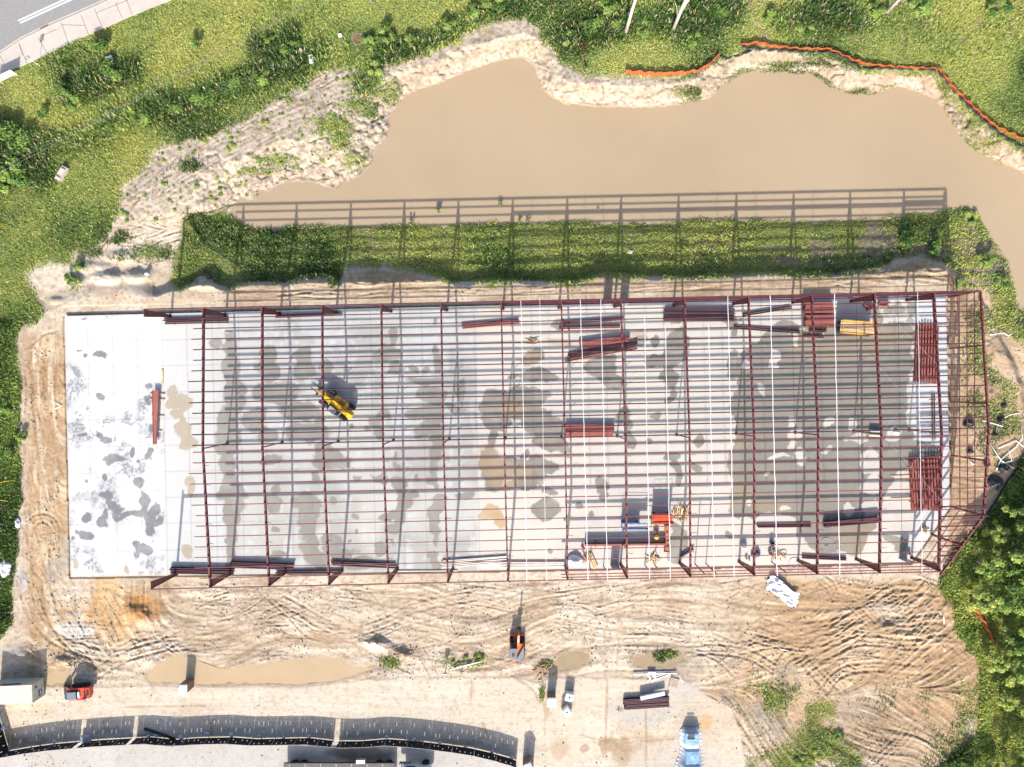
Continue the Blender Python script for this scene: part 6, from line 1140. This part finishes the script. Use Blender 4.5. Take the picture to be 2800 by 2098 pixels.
# orange netting and silt fences
m_net = mat("orange_netting", (.42, .10, .035), .6, 0, .12, 2, 0, .2, trans=.25); m_silt = mat("silt_fabric", (.035, .038, .045), .7, 0, .2, 2); m_stk = mat("stake", (.30, .22, .15), .9)
def netting(pts, h, label, name="safety_netting", m=None, cat="safety fence", sag=.25, hole=True, stakes=True, lean=0):
    o0 = on(*pts[0]); t = thing(name, label, cat, o0); P = []
    sp = [pts[0]]
    for a, b_ in zip(pts[:-1], pts[1:]):
        n = max(1, int(math.dist(a, b_) / 4)); sp += [(a[0] + (b_[0] - a[0]) * k / n, a[1] + (b_[1] - a[1]) * k / n) for k in range(1, n + 1)]
    G_ = [np.array(on(*p)) - np.array(o0) for p in sp]; b = MB(); R_ = 4 if hole else 2; q = random.Random(len(pts)); hs = [h * (1 - sag * q.random() * abs(math.sin(i * .35))) for i in range(len(G_))]
    lev = [0, .28, .36, .64, .72, 1] if hole else [0, 1]
    for i in range(len(G_) - 1):
        for a0, a1 in ((lev[j], lev[j + 1]) for j in range(0, len(lev) - 1)):
            if hole and (a0 in (.28, .64)) and i % 2: continue
            o = .08 * math.sin(i * .9); o2 = .08 * math.sin((i + 1) * .9)
            b.add([G_[i] + (o, o + lean * a0, hs[i] * a0), G_[i + 1] + (o2, o2 + lean * a0, hs[i + 1] * a0), G_[i + 1] + (o2, o2 + lean * a1, hs[i + 1] * a1), G_[i] + (o, o + lean * a1, hs[i] * a1)], [[0, 1, 2, 3]])
    b.build("net" if hole else "fabric", m or m_net, t)
    if stakes:
        for p in pts: x, y, z = np.array(on(*p)) - np.array(o0); MB().bar((x, y, -.1), (x, y, h + .12), .05, .05).build("stake", m_stk, t)
netting([(2024,127),(2069,119),(2100,128),(2173,136),(2268,138),(2277,144),(2328,167),(2369,179),(2448,187),(2562,192),(2607,248),(2670,308),(2718,349),(2800,387),(2860,410)], .75, "long orange safety netting running along the pond's far side to the right edge")
netting([(1710,203),(1760,207),(1812,209),(1870,206),(1907,200),(1938,183),(1964,155)], .85, "shorter sagging orange netting at the middle of the far bank", sag=.55, lean=.25)
netting([(1573,78),(1581,100),(1590,128),(1598,154)], .9, "short piece of orange netting running straight up the bank", lean=.35); netting([(2650,1650),(2680,1697),(2711,1757)], .9, "collapsed orange netting inside the corner wood", lean=.4)
for p, lb in [([(2024,133),(2095,140),(2227,147),(2268,147),(2300,158),(2352,192)],"dark silt fence just below the start of the long orange netting"),([(2355,193),(2410,190),(2558,195),(2615,262),(2680,328),(2740,378),(2810,416)],"dark silt fence below the bend of the long orange netting"),([(1964,158),(1978,165),(2020,155),(2055,142)],"loose dark silt fabric between the two orange nettings"),([(1594,155),(1603,192)],"short dark silt fence continuing the short netting"),([(2840,1215),(2800,1252),(2755,1310),(2718,1372),(2695,1405)],"black silt fence at the right edge above the corner wood"),([(0,1698),(28,1684)],"short black silt fence at the left edge")]:
    netting(p, .55, lb, "silt_fence", m_silt, "silt fence", .2, False)
for p, lb in [([(-5,606),(24,628)],"short yellow cord in the grass at the left edge near the sandy slope"),([(-5,1320),(38,1313)],"yellow cord in the grass at the left edge by the track"),([(-5,1365),(28,1370)],"lower yellow cord in the grass at the left edge")]:
    pipe(p, .03, lb, "yellow_cord", mat("yellow_cord", (.6, .45, .03), .6), dz=.35)
# stones in the bank
for px, py, s, lb in [(395,747,.42,"rounded grey boulder in the scarp north of the slab's west end"),(1730,680,.4,"reddish boulder on the berm"),(2478,1030,.2,"x")][:2]:
    crumple(px, py, s, s * .9, .5, mat("boulder", (.36, .32, .29), .9, 0, .25, 3, .4), "boulder", lb, "boulder", n=16, seed=px, z=gz(px, py) - .05)
